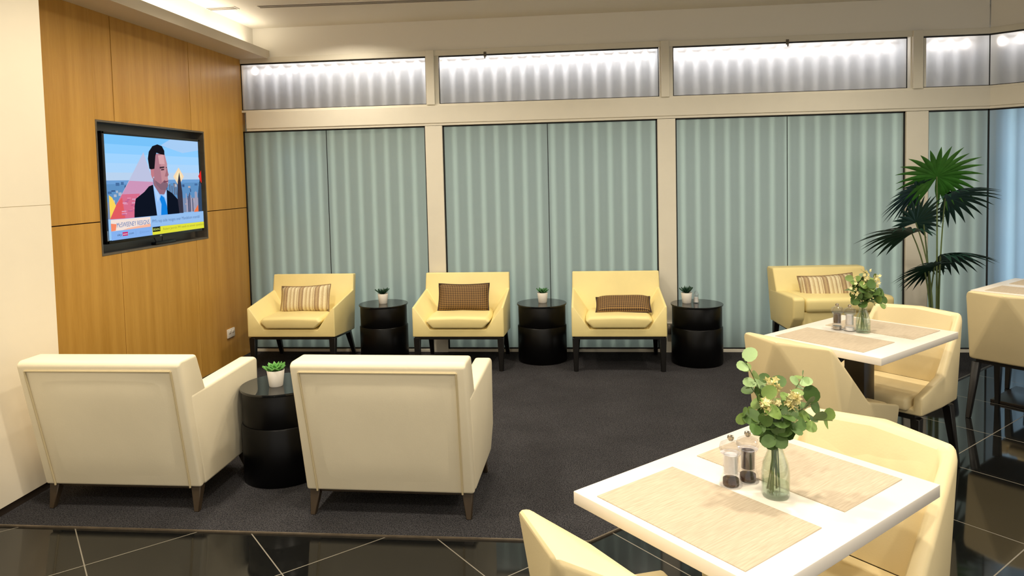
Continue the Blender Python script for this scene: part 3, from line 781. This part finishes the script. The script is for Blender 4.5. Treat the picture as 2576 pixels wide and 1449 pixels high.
# ------------------------------------------------------------------ small potted succulents
def succulent(loc, label, m, n, length, tilt, seed, k=1.0):
    rd = random.Random(seed)
    t = thing('potted_succulent', label, 'potted plant', loc, group='small succulents in white pots')
    bm = bmesh.new(); lathe(bm, [(0, 0), (.033, 0), (.035, .003), (.0445, .083), (.0435, .085), (.0415, .083), (.040, .074), (0, .074)], 36)
    obj('pot', bm, M['pot'], t)
    bm = bmesh.new(); lathe(bm, [(0, .0745), (.0395, .0745), (.0395, .0755), (0, .078)], 24); obj('soil', bm, M['soil'], t)
    bm = bmesh.new()
    for i in range(n):
        a = i*2.399+rd.uniform(-.2, .2); q = i/n; el = R(tilt[0]+(tilt[1]-tilt[0])*(1-q)); L = length*(.65+.5*q)*rd.uniform(.85, 1.1)
        d = Vector((math.cos(a)*math.cos(el), math.sin(a)*math.cos(el), math.sin(el))); s = Vector((-math.sin(a), math.cos(a), 0)); nn = d.cross(s)
        b = Vector((0, 0, .076)); wd = L*.2*k; up_ = Vector((0, 0, 1))
        p = [b-s*wd*.5, b+s*wd*.5, b+d*L*.55+s*wd-nn*.002+up_*L*.05, b+d*L+up_*L*.12, b+d*L*.55-s*wd-nn*.002+up_*L*.05]
        th_ = nn*L*.06
        A = [bm.verts.new(x+th_) for x in p]; B = [bm.verts.new(x-th_) for x in p]
        bm.faces.new(A); bm.faces.new(B[::-1])
        for j in range(5): bm.faces.new((A[j], A[(j+1) % 5], B[(j+1) % 5], B[j]))
    obj('leaves', bm, m, t, angle=30)
    return t
ZT = .487
succulent((-1.607, 3.503, ZT), 'bright green succulent in a white pot between the cream club armchairs', M['succ_bright'], 26, .062, (15, 70), 1, 1.5)
succulent((-1.715, 5.885, ZT), 'spiky dark succulent in a white pot on the drum table nearest the wood wall', M['succ_dark'], 26, .062, (28, 75), 2, .65)
succulent((-.345, 5.885, ZT), 'leafy green succulent in a white pot between the two brown-cushion armchairs', M['succ_mid'], 22, .056, (25, 70), 3, 1.3)
succulent((.834, 5.835, ZT), 'spiky dark succulent in a white pot beside the salt shaker', M['succ_dark'], 26, .066, (30, 78), 4, .65)

# ------------------------------------------------------------------ salt shaker, mills
def shaker(loc):
    t = thing('salt_shaker', 'small glass salt shaker beside the dark succulent on the drum table', 'salt shaker', loc)
    bm = bmesh.new(); lathe(bm, [(0, 0), (.026, 0), (.027, .004), (.021, .022), (.0195, .055), (.021, .066), (.019, .066), (.0175, .055), (.019, .022), (.022, .006), (0, .006)], 24); obj('glass_body', bm, M['acrylic'], t)
    bm = bmesh.new(); lathe(bm, [(0, .007), (.0205, .007), (.0185, .022), (.0172, .044), (0, .047)], 20); obj('salt', bm, M['salt'], t)
    bm = bmesh.new(); lathe(bm, [(.021, .064), (.022, .07), (.017, .082), (.012, .09), (.012, .098), (0, .102)], 24); obj('cap', bm, M['acrylic'], t)
shaker((.909, 5.835, ZT))

def mill(loc, label, fill, base_dark):
    t = thing('pepper_mill' if fill is M['pepper'] else 'salt_mill', label, 'pepper mill' if fill is M['pepper'] else 'salt mill', loc)
    bm = bmesh.new(); lathe(bm, [(0, .0), (.028, 0), (.0285, .006), (.026, .016), (.0205, .032), (.0195, .075), (.0255, .084), (.0175, .084), (.0172, .034), (.018, .03), (0, .03)], 32); obj('acrylic_body', bm, M['acrylic'], t)
    bm = bmesh.new(); lathe(bm, [(0, .034), (.0165, .034), (.0165, .08), (0, .08)], 24); obj('filling', bm, fill, t)
    bm = bmesh.new(); lathe(bm, [(0, .003), (.020, .003), (.020, .018), (0, .018)], 24); obj('grinder', bm, base_dark, t)
    bm = bmesh.new(); lathe(bm, [(.0, .086), (.027, .087), (.029, .096), (.026, .108), (.014, .115), (0, .116)], 32); obj('turning_head', bm, M['acrylic'], t)
    bm = bmesh.new(); lathe(bm, [(0, .115), (.005, .116), (.0085, .122), (.008, .128), (0, .131)], 20); obj('knob', bm, M['chrome'], t)
    return t

# ------------------------------------------------------------------ dining tables, placemats
TC = [(UN(1.520, 1.053), .738, .557), (UN(3.351, 1.743), .75, .578), (UN(5.425, 1.62), .745, .57)]
TL = ['white square-edged dining table nearest the camera', 'white dining table in the middle, behind the nearest one', 'white dining table cut off by the right edge of the photo']
def dining_table(i):
    c, L, W = TC[i]
    t = thing('dining_table', TL[i], 'dining table', c, A42, 'white pedestal dining tables')
    obj('tabletop', bxm(-L/2, L/2, -W/2, W/2, .717, .75, bev=.0025), M['table_white'], t)
    obj('column', bxm(-.05, .05, -.05, .05, .022, .70, bev=.006), M['column'], t)
    obj('top_plate', bxm(-.16, .16, -.16, .16, .70, .717, bev=.002), M['column'], t)
    obj('base_plate', bxm(-.22, .22, -.22, .22, .0, .022, bev=.004), M['column'], t)
for i in range(3): dining_table(i)
mm = finish(bxm(-.14, .14, -.215, .215, 0, .0025, bev=.0008, seg=1), M['placemat'])
ML = ['beige woven placemat on the nearest table, in front of the low chair at bottom', 'beige woven placemat on the nearest table, on its right side',
      'beige woven placemat on the middle table, nearer the camera', 'beige woven placemat on the middle table, towards the palm side',
      'beige woven placemat on the right-hand cut-off table, at its near end', 'beige woven placemat on the right-hand cut-off table, at its far end']
mm_ = []
def mat_at(u, n, l, rz=0):
    o = link('placemat', mm, None, UN(u, n, .75), (0, 0, A42+rz)); tag(o, l, 'placemat', 'woven placemats on the dining tables')
mat_at(1.315, 1.055, ML[0]); mat_at(1.705, 1.062, ML[1])
mat_at(3.155, 1.765, ML[2]); mat_at(3.55, 1.735, ML[3]); mat_at(5.225, 1.62, ML[4]); mat_at(5.625, 1.62, ML[5])

# ------------------------------------------------------------------ dining chairs with faceted shell backs (front towards +y)
def dining_chair(label):
    t = thing('dining_chair', label, 'dining chair', group='buff dining chairs with folded shell backs')
    H = {'TM': (0, -.345, .795), 'TL': (-.228, -.272, .795), 'J': (-.248, -.02, .525), 'F': (-.252, .235, .463), 'Fb': (-.246, .225, .365), 'Jb': (-.246, 0, .362),
         'BL': (-.236, -.19, .362), 'BM': (0, -.20, .362), 'iTM': (0, -.262, .795), 'iTL': (-.196, -.245, .792), 'iJ': (-.200, -.005, .515), 'iF': (-.204, .225, .455),
         'sB': (-.19, -.12, .42), 'sBM': (0, -.135, .42), 'sF': (-.202, .228, .40), 'sFM': (0, .245, .40), 'fM': (0, .24, .365)}
    FH = [('TM', 'TL', 'BL'), ('TM', 'BL', 'BM'), ('TL', 'J', 'BL'), ('J', 'Jb', 'BL'), ('J', 'F', 'Fb', 'Jb'), ('TM', 'iTM', 'iTL', 'TL'), ('TL', 'iTL', 'iJ', 'J'),
          ('J', 'iJ', 'iF', 'F'), ('F', 'iF', 'sF', 'Fb'), ('iJ', 'sB', 'sF', 'iF'), ('iTL', 'sB', 'iJ'), ('iTM', 'sBM', 'sB', 'iTL'), ('sBM', 'sFM', 'sF', 'sB'),
          ('sF', 'sFM', 'fM', 'Fb'), ('Fb', 'fM', 'BM', 'BL', 'Jb')]
    V = []; ix = {}
    for k, (x, y, z) in H.items():
        ix[k, 0] = len(V); V.append((x, y, z))
        if abs(x) < 1e-6: ix[k, 1] = ix[k, 0]
        else: ix[k, 1] = len(V); V.append((-x, y, z))
    Fs = [[ix[q, 0] for q in f] for f in FH]+[[ix[q, 1] for q in f][::-1] for f in FH]
    bm = bmesh.new(); poly(bm, V, Fs)
    bmesh.ops.dissolve_edges(bm, edges=[e for e in bm.edges if abs(e.verts[0].co.x) < 1e-6 and abs(e.verts[1].co.x) < 1e-6 and len(e.link_faces) == 2 and e.calc_face_angle(0) < R(.5)], use_verts=False)
    bevel_all(bm, .015, 3, 6)
    obj('shell', bm, M['buff'], t, angle=28)
    # padded inner back, puffed a little
    bm = bmesh.new(); grid = []
    for j in range(9):
        row = []
        for i in range(13):
            a = -1+2*i/12; b = j/8; x = a*(.178+.008*b); y = -.118+(-.128)*b-.012*(1-a*a)*b; z = .45+.325*b
            pf = .009*(1-a**6)*(1-(2*b-1)**6)
            row.append(bm.verts.new((x, y+pf, z)))
        grid.append(row)
    for j in range(8):
        for i in range(12): bm.faces.new((grid[j][i], grid[j][i+1], grid[j+1][i+1], grid[j+1][i]))
    obj('back_pad', bm, M['buff'], t, angle=80)
    bm = bmesh.new(); box(bm, -.192, .192, -.125, .262, .385, .452, bev=.022, seg=4); obj('seat_cushion', bm, M['buff'], t, angle=60)
    bm = bmesh.new(); box(bm, -.205, .205, -.165, .205, .338, .362); obj('seat_frame', bm, M['black_wood'], t, smooth=False)
    for s in (-1, 1):
        leg('leg', (s*.222, -.225, .0), (s*.205, -.15, .345), .013, .022, M['black_wood'], t)
        leg('leg', (s*.215, .205, .0), (s*.205, .185, .345), .013, .022, M['black_wood'], t)
    return t
e1 = dining_chair('buff dining chair cut off by the bottom edge, its low back towards us')
def chair_at(o, u, n, dirsign, lab, rz=0):
    # dirsign +1: front faces +U
    base = A42-PI/2 if dirsign > 0 else A42+PI/2
    place(o, UN(u, n), base+rz, lab)
chair_at(e1, .93+.272, 1.05, +1, e1['label'], R(-1))
chair_at(copy_tree(e1), 2.075-.272, 1.03, -1, 'buff dining chair facing us at the right side of the nearest table')
chair_at(copy_tree(e1), 2.815+.272, 1.79, +1, 'buff dining chair with its folded back to us, left of the middle table', R(-2))
chair_at(copy_tree(e1), 3.985-.272, 1.76, -1, 'buff dining chair behind the middle table, facing us with its seat in view')
chair_at(copy_tree(e1), 4.735+.272, 1.585, +1, 'buff dining chair with its folded back to us at the cut-off right-hand table')
chair_at(copy_tree(e1), 6.09-.272, 1.665, -1, 'buff dining chair on the far side of the cut-off table, one dark leg in view')

# ------------------------------------------------------------------ vases and eucalyptus bouquets
def vase(loc, label, h=.145):
    t = thing('glass_vase', label, 'vase', loc, group='clear glass vases on dining tables')
    bm = bmesh.new(); k = h/.145
    lathe(bm, [(0, .0), (.030, .0), (.033, .005), (.0335, .06*k), (.030, .085*k), (.021, .108*k), (.0175, .122*k), (.0175, .134*k), (.021, .145*k), (.019, .145*k), (.016, .134*k), (.0155, .122*k), (.019, .107*k),
               (.028, .084*k), (.0315, .06*k), (.031, .012), (.0, .010)], 40)
    obj('glass_body', bm, M['glass'], t, angle=70)
    bm = bmesh.new(); lathe(bm, [(0, .0105), (.0305, .0125), (.031, .034), (0, .034)], 32); obj('water', bm, M['water'], t)
    return t
cam_r = Vector((rgt.x, rgt.y, 0)); cam_f = Vector((fwd.x, fwd.y, 0))
def bouquet(loc, label, sprigs, seed):
    """sprigs: stem bends through points (right, up, depth) in metres; leaves along each stem and blossoms at some tips"""
    rd = random.Random(seed)
    t = thing('eucalyptus_bouquet', label, 'bouquet', loc, group='bouquets of leaves and cream blossom')
    def P(r_, u_, d_): return cam_r*r_ + cam_f*d_ + Vector((0, 0, u_))
    sb_, leaves, fl = bmesh.new(), {0: bmesh.new(), 1: bmesh.new(), 2: bmesh.new()}, bmesh.new()
    def leaf(bm, c, d, nrm, r):
        d = d.normalized(); s = d.cross(nrm).normalized(); nn = s.cross(d)
        ring = []
        for k in range(12):
            a = 2*PI*k/12; x = math.cos(a); y = math.sin(a)
            ring.append(bm.verts.new(c+d*(r*(1+x)*(1.0+.08*x))+s*(r*.93*y)+nn*(.18*r*(y*y))))
        cv = bm.verts.new(c+d*r)
        for k in range(12): bm.faces.new((cv, ring[k], ring[(k+1) % 12]))
    for sp in sprigs:
        tip = P(*sp['tip']); b = P(rd.uniform(-.02, .02), .014, rd.uniform(-.02, .02)); nk = P(rd.uniform(-.008, .008), .135, rd.uniform(-.008, .008))
        pts = []
        for k in range(9):
            q = k/8
            if q < .45: pts.append(b.lerp(nk, q/.45))
            else:
                w = (q-.45)/.55; bend = P(*sp['tip'])*w; mid = nk+(tip-nk)*w; mid.z += .02*math.sin(PI*w); pts.append(mid)
        tube(sb_, pts, .0016, 6, r1=.001)
        for k in range(sp.get('n', 8)):
            w = sp.get('from', .1)+(1-sp.get('from', .1))*(k+.5)/sp.get('n', 8)
            c = nk.lerp(tip, w); c.z += .02*math.sin(PI*w)
            ax = (tip-nk).normalized(); a = k*2.4+rd.uniform(-.5, .5); o1 = ax.orthogonal().normalized(); o2 = ax.cross(o1)
            d = (o1*math.cos(a)+o2*math.sin(a)+ax*.35).normalized()
            toward = (-cam_f*rd.uniform(.4, 1.0)+Vector((0, 0, rd.uniform(.2, .9)))+cam_r*rd.uniform(-.5, .5))
            nrm = (toward-d*toward.dot(d)).normalized()
            leaf(leaves[sp.get('m', 0)] if rd.random() > .25 else leaves[rd.choice((0, 1))], c, d, nrm, sp.get('r', .017)*rd.uniform(.75, 1.15))
        if sp.get('fl'):
            for k in range(int(sp['fl']*1.4)):
                w = 1.0-.42*rd.random(); c = nk.lerp(tip, w)+Vector((rd.uniform(-1, 1), rd.uniform(-1, 1), rd.uniform(-1, 1)))*.012-cam_f*.016
                d = Vector((rd.uniform(-1, 1), rd.uniform(-1, 1), rd.uniform(-.3, 1))).normalized(); o1 = d.orthogonal().normalized(); o2 = d.cross(o1)
                cc = fl.verts.new(c)
                for j in range(5):
                    a = 2*PI*j/5; e1_ = o1*math.cos(a)+o2*math.sin(a); e2_ = d.cross(e1_)
                    fl.faces.new((cc, fl.verts.new(c+e1_*.005+e2_*.0034+d*.001), fl.verts.new(c+e1_*.0105+d*.004), fl.verts.new(c+e1_*.005-e2_*.0034+d*.001)))
    obj('stems', sb_, M['stem'], t)
    for k, nm in ((0, 'leaves'), (1, 'leaves'), (2, 'leaves')):
        if leaves[k].verts: obj(nm, leaves[k], (M['leaf'], M['leaf_dark'], M['leaf_pale'])[k], t, angle=80)
        else: leaves[k].free()
    obj('blossoms', fl, M['blossom'], t, smooth=False)
    return t
v1 = UN(1.520, .995)
VL1 = (.461, 1.756, .75); VL2 = (1.353, 3.569, .75)
vase(VL1, 'clear glass vase on the nearest table'); vase(VL2, 'clear glass vase on the middle table', .13)
bouquet(VL1, 'large bouquet of round green leaves and cream blossom on the nearest table', [
    dict(tip=(-.078, .345, .0), n=6, m=2, r=.017, **{'from': .5}), dict(tip=(-.055, .27, .02), n=8, m=1, r=.018, fl=0), dict(tip=(-.045, .262, -.03), n=6, m=0, r=.016, fl=16),
    dict(tip=(-.012, .295, .0), n=7, m=1, r=.018, fl=26), dict(tip=(.032, .265, -.02), n=6, m=0, r=.016, fl=46), dict(tip=(.0, .22, -.05), n=8, m=1, r=.02),
    dict(tip=(.085, .285, .04), n=5, m=2, r=.014, **{'from': .72}), dict(tip=(.11, .225, .02), n=9, m=1, r=.02), dict(tip=(.14, .185, .0), n=9, m=0, r=.017),
    dict(tip=(-.085, .205, .0), n=7, m=0, r=.014), dict(tip=(-.06, .19, -.03), n=9, m=1, r=.021), dict(tip=(-.02, .16, -.05), n=6, m=1, r=.023),
    dict(tip=(.03, .185, -.04), n=8, m=1, r=.021), dict(tip=(.05, .2, .05), n=8, m=0, r=.019)], 5)
bouquet(VL2, 'small bouquet of green leaves and cream blossom on the middle table', [
    dict(tip=(.01, .30, .0), n=5, m=1, r=.018, fl=24), dict(tip=(.065, .275, .0), n=5, m=0, r=.016, fl=26), dict(tip=(-.05, .27, .0), n=7, m=0, r=.019, fl=5), dict(tip=(-.06, .21, .0), n=8, m=1, r=.021, fl=6),
    dict(tip=(.0, .23, -.05), n=9, m=0, r=.022), dict(tip=(.05, .2, -.03), n=9, m=1, r=.021), dict(tip=(.1, .17, .0), n=9, m=1, r=.02), dict(tip=(.105, .13, -.02), n=6, m=0, r=.018),
    dict(tip=(-.04, .16, -.02), n=7, m=1, r=.021), dict(tip=(-.01, .25, .04), n=8, m=1, r=.02)], 9)
mill((.365, 1.812, .75), 'clear salt mill in front on the nearest table', M['salt'], M['pepper'])
mill((.414, 1.842, .75), 'clear pepper mill behind the salt mill on the nearest table', M['pepper'], M['pepper'])
mill((1.255, 3.637, .75), 'clear pepper mill left of the salt mill on the middle table', M['pepper'], M['chrome'])
mill((1.303, 3.604, .75), 'clear salt mill beside the vase on the middle table', M['salt'], M['salt'])

# ------------------------------------------------------------------ cushions
def cushion(name, label, w, h, th_, m, loc, rot, fringe=None):
    bm = bmesh.new(); nx, nz = 16, 10; top = []; bot = []
    def pt(i, j, s):
        a = -1+2*i/nx; b = -1+2*j/nz
        x = a*w/2*(1-.05*(1-b*b)*0-.0); z = b*h/2*(1-.10*(1-a*a)*(1 if b > 0 else .25)*abs(b)); x = a*w/2*(1-.04*(1-b*b)*abs(a))
        y = s*th_/2*((1-a**4)*(1-b**4))**.55
        return (x, y, z)
    for j in range(nz+1):
        top.append([bm.verts.new(pt(i, j, -1)) for i in range(nx+1)])
    for j in range(nz+1):
        bot.append([top[j][i] if i in (0, nx) or j in (0, nz) else bm.verts.new(pt(i, j, 1)) for i in range(nx+1)])
    for j in range(nz):
        for i in range(nx):
            bm.faces.new((top[j][i], top[j][i+1], top[j+1][i+1], top[j+1][i])); bm.faces.new((bot[j][i+1], bot[j][i], bot[j+1][i], bot[j+1][i+1]))
    o = obj(name, bm, m, None, loc, rot, angle=180)
    tag(o, label, 'cushion', 'cushions on the yellow armchairs')
    bm = bmesh.new()
    ring = [pt(i, 0, 0) for i in range(nx+1)]+[pt(nx, j, 0) for j in range(1, nz+1)]+[pt(i, nz, 0) for i in range(nx-1, -1, -1)]+[pt(0, j, 0) for j in range(nz-1, -1, -1)]
    tube(bm, ring, .005, 6)
    obj('edging', bm, fringe, o)
    return o
M['stripe_edge'] = mat('striped_cushion_edging', srgb(150, 124, 92), .85, noise=(60, .25)); M['weave_edge'] = mat('brown_cushion_edging', srgb(70, 52, 44), .8, noise=(60, .25))
cushion('cushion', 'upright striped beige cushion on the armchair beside the wood wall', .435, .235, .11, M['stripe'], (-2.37, 5.80, .545), (R(-20), R(-2), 0), M['stripe_edge'])
cushion('cushion', 'upright brown woven cushion propped on its armchair', .43, .235, .11, M['weave'], (-1.0, 5.80, .55), (R(-20), 0, 0), M['weave_edge'])
cushion('cushion', 'brown woven cushion lying almost flat on its armchair', .44, .22, .105, M['weave'], (.315, 5.74, .492), (R(-66), R(-1), R(-2)), M['weave_edge'])
cushion('cushion', 'slanted striped beige cushion on the armchair left of the palm', .43, .225, .11, M['stripe'], (1.93, 5.82, .60), (R(-20), R(-3), R(2)), M['stripe_edge'])

# ------------------------------------------------------------------ fan palm
t = thing('fan_palm', 'tall potted fan palm by the third window post, behind the middle table', 'palm', (2.65, 5.62, 0))
bm = bmesh.new(); lathe(bm, [(0, .006), (.13, .006), (.135, .01), (.165, .30), (.165, .32), (.15, .32), (.148, .28), (0, .28)], 40); obj('planter', bm, M['basket'], t)
bm = bmesh.new(); lathe(bm, [(0, .281), (.147, .281), (.146, .29), (0, .295)], 30); obj('soil', bm, M['soil'], t)
def fan(hub, ax_deg, spread, L, tiltback, droop, m, n=17, seed=0, foot=(0, 0), fold=0.0, turn=0.0):
    """hub, axis angle in the facade plane (0 right, 90 up), leaning towards the room by tiltback"""
    rd = random.Random(seed)
    hub = Vector(hub); a = R(ax_deg); tb = R(tiltback)
    ax = Vector((math.cos(a)*math.cos(tb), -math.sin(tb), math.sin(a)*math.cos(tb)))
    side = Vector((-math.sin(a), 0, math.cos(a))); side = (side-ax*side.dot(ax)).normalized(); side = Matrix.Rotation(R(turn), 3, ax) @ side; nrm = ax.cross(side)
    bm = bmesh.new()
    for k in range(n):
        q = -1+2*k/(n-1); ph = q*R(spread); d = ax*math.cos(ph)+side*math.sin(ph)-nrm*fold*abs(q)*.4; d.normalize()
        ll = L*(1-.30*abs(q)**2)*rd.uniform(.92, 1.06); s = d.cross(nrm).normalized(); wd = .019*L/.3
        segs = 8; prev = None
        for j in range(segs+1):
            w = j/segs; p = hub+d*ll*w; p.z -= droop*ll*w**2.2*(.7+.5*rd.random()*0+.3*abs(q)); p += nrm*.004*(1 if k % 2 else -1)*w
            ww = wd*(0.25+1.5*w if w < .45 else max(.03, 0.93*(1-((w-.45)/.55)**1.6)))
            row = (bm.verts.new(p+s*ww), bm.verts.new(p+nrm*ww*.35), bm.verts.new(p-s*ww))
            if prev:
                bm.faces.new((prev[0], prev[1], row[1], row[0])); bm.faces.new((prev[1], prev[2], row[2], row[1]))
            prev = row
    lo_ = obj('palm_leaf', bm, m, t, angle=80)
    bm = bmesh.new(); f0 = Vector((foot[0], foot[1], .285)); pts = []
    for j in range(10):
        w = j/9; p = f0.lerp(hub, w); p.x = f0.x+(hub.x-f0.x)*w**2.4; p.y = f0.y+(hub.y-f0.y)*w**2; pts.append(p)
    tube(bm, pts, .007, 7, r1=.0045); obj('stem', bm, M['palm_stem'], lo_)
def rel(x, z, y=0.0): return (x-2.65, y, z)
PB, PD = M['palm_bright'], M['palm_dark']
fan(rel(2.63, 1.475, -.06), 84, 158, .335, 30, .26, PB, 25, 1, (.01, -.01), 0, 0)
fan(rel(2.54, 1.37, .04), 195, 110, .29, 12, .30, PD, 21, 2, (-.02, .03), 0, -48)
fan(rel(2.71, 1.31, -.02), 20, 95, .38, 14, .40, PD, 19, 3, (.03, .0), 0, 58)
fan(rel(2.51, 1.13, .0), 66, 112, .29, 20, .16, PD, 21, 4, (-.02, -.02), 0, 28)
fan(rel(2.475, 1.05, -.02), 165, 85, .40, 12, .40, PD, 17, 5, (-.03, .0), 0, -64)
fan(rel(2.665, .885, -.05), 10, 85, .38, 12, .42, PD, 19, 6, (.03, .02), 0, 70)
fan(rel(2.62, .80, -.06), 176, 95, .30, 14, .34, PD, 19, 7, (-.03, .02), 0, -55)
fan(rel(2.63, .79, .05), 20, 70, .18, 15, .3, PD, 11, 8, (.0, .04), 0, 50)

# ------------------------------------------------------------------ light
def area(name, loc, size, power, col=(1, .86, .68), rot=(0, 0, 0), shape='DISK', sy=None, spread=180):
    l = bpy.data.lights.new(name, 'AREA'); l.shape = shape; l.size = size; l.energy = power; l.color = col; l.spread = R(spread)
    if sy: l.size_y = sy
    o = bpy.data.objects.new(name, l); C.objects.link(o); o.location = loc; o.rotation_euler = rot
    return o
WARM = (1, .89, .71)
for x, y, p in ((-2.0, 3.5, 9), (-2.0, 4.6, 9), (-2.0, 5.6, 7), (-.9, 4.9, 11), (.6, 4.8, 11), (2.0, 5.0, 10), (-2.0, 2.3, 14), (-.6, 2.2, 14), (.9, 2.0, 13), (2.1, 3.2, 12), (0.2, .3, 15), (-1.6, .2, 14), (1.8, .6, 12), (3.2, 4.3, 8)):
    area('downlight', (x, y, 2.90), .16, p*1.5, WARM, spread=150)
area('cove_light', (-2.84, 3.6, 2.735), .1, 10, (1, .88, .70), (R(180), 0, 0), 'RECTANGLE', 4.8)
area('added_backlight', (.15, 6.48, 1.05), 6.2, 42, (.88, .97, .94), (R(-90), 0, 0), 'RECTANGLE', 1.9)  # added area light behind the sheet, brightens the lower panes
area('added_backlight', (.15, 6.44, 2.585), 6.2, 25, (.97, .97, 1), (R(-90), 0, 0), 'RECTANGLE', .10)  # added strip behind the upper sheet, brightens the tops of its flutes
area('added_cavity_light', (.15, 6.21, 2.685), 6.2, 10, (.98, .97, 1), (0, 0, 0), 'RECTANGLE', .03)  # added unseen strip, brightens the upper flutes from above
area('added_ceiling_fill', (.3, -1.6, 1.9), 5, 60, (1, .96, .9), (R(180), 0, 0), 'RECTANGLE', 1.5)  # unseen fill light added behind the camera to lift the ceiling
area('added_backlight', MF @ Vector((.7, .29, 2.585)), 1.3, 4, (.93, .95, 1), (R(-90), 0, FA), 'RECTANGLE', .10)  # added backlight for the angled upper pane
o = area('added_backlight', MF @ Vector((.7, .33, 1.05)), 1.3, 22, (.62, .80, 1.0), (R(-90), 0, FA), 'RECTANGLE', 1.9)  # added bluish backlight for the angled lower pane
w = bpy.data.worlds.new('world'); S.world = w; w.use_nodes = True
bg = w.node_tree.nodes['Background']; bg.inputs['Color'].default_value = (1, .93, .82, 1); bg.inputs['Strength'].default_value = 1.0
S.view_settings.view_transform = 'Standard'; S.view_settings.look = 'None'; S.view_settings.exposure = 0.0
S.cycles.max_bounces = 8; S.cycles.transparent_max_bounces = 16; S.cycles.caustics_reflective = False; S.cycles.caustics_refractive = False
S.cycles.sample_clamp_indirect = 6
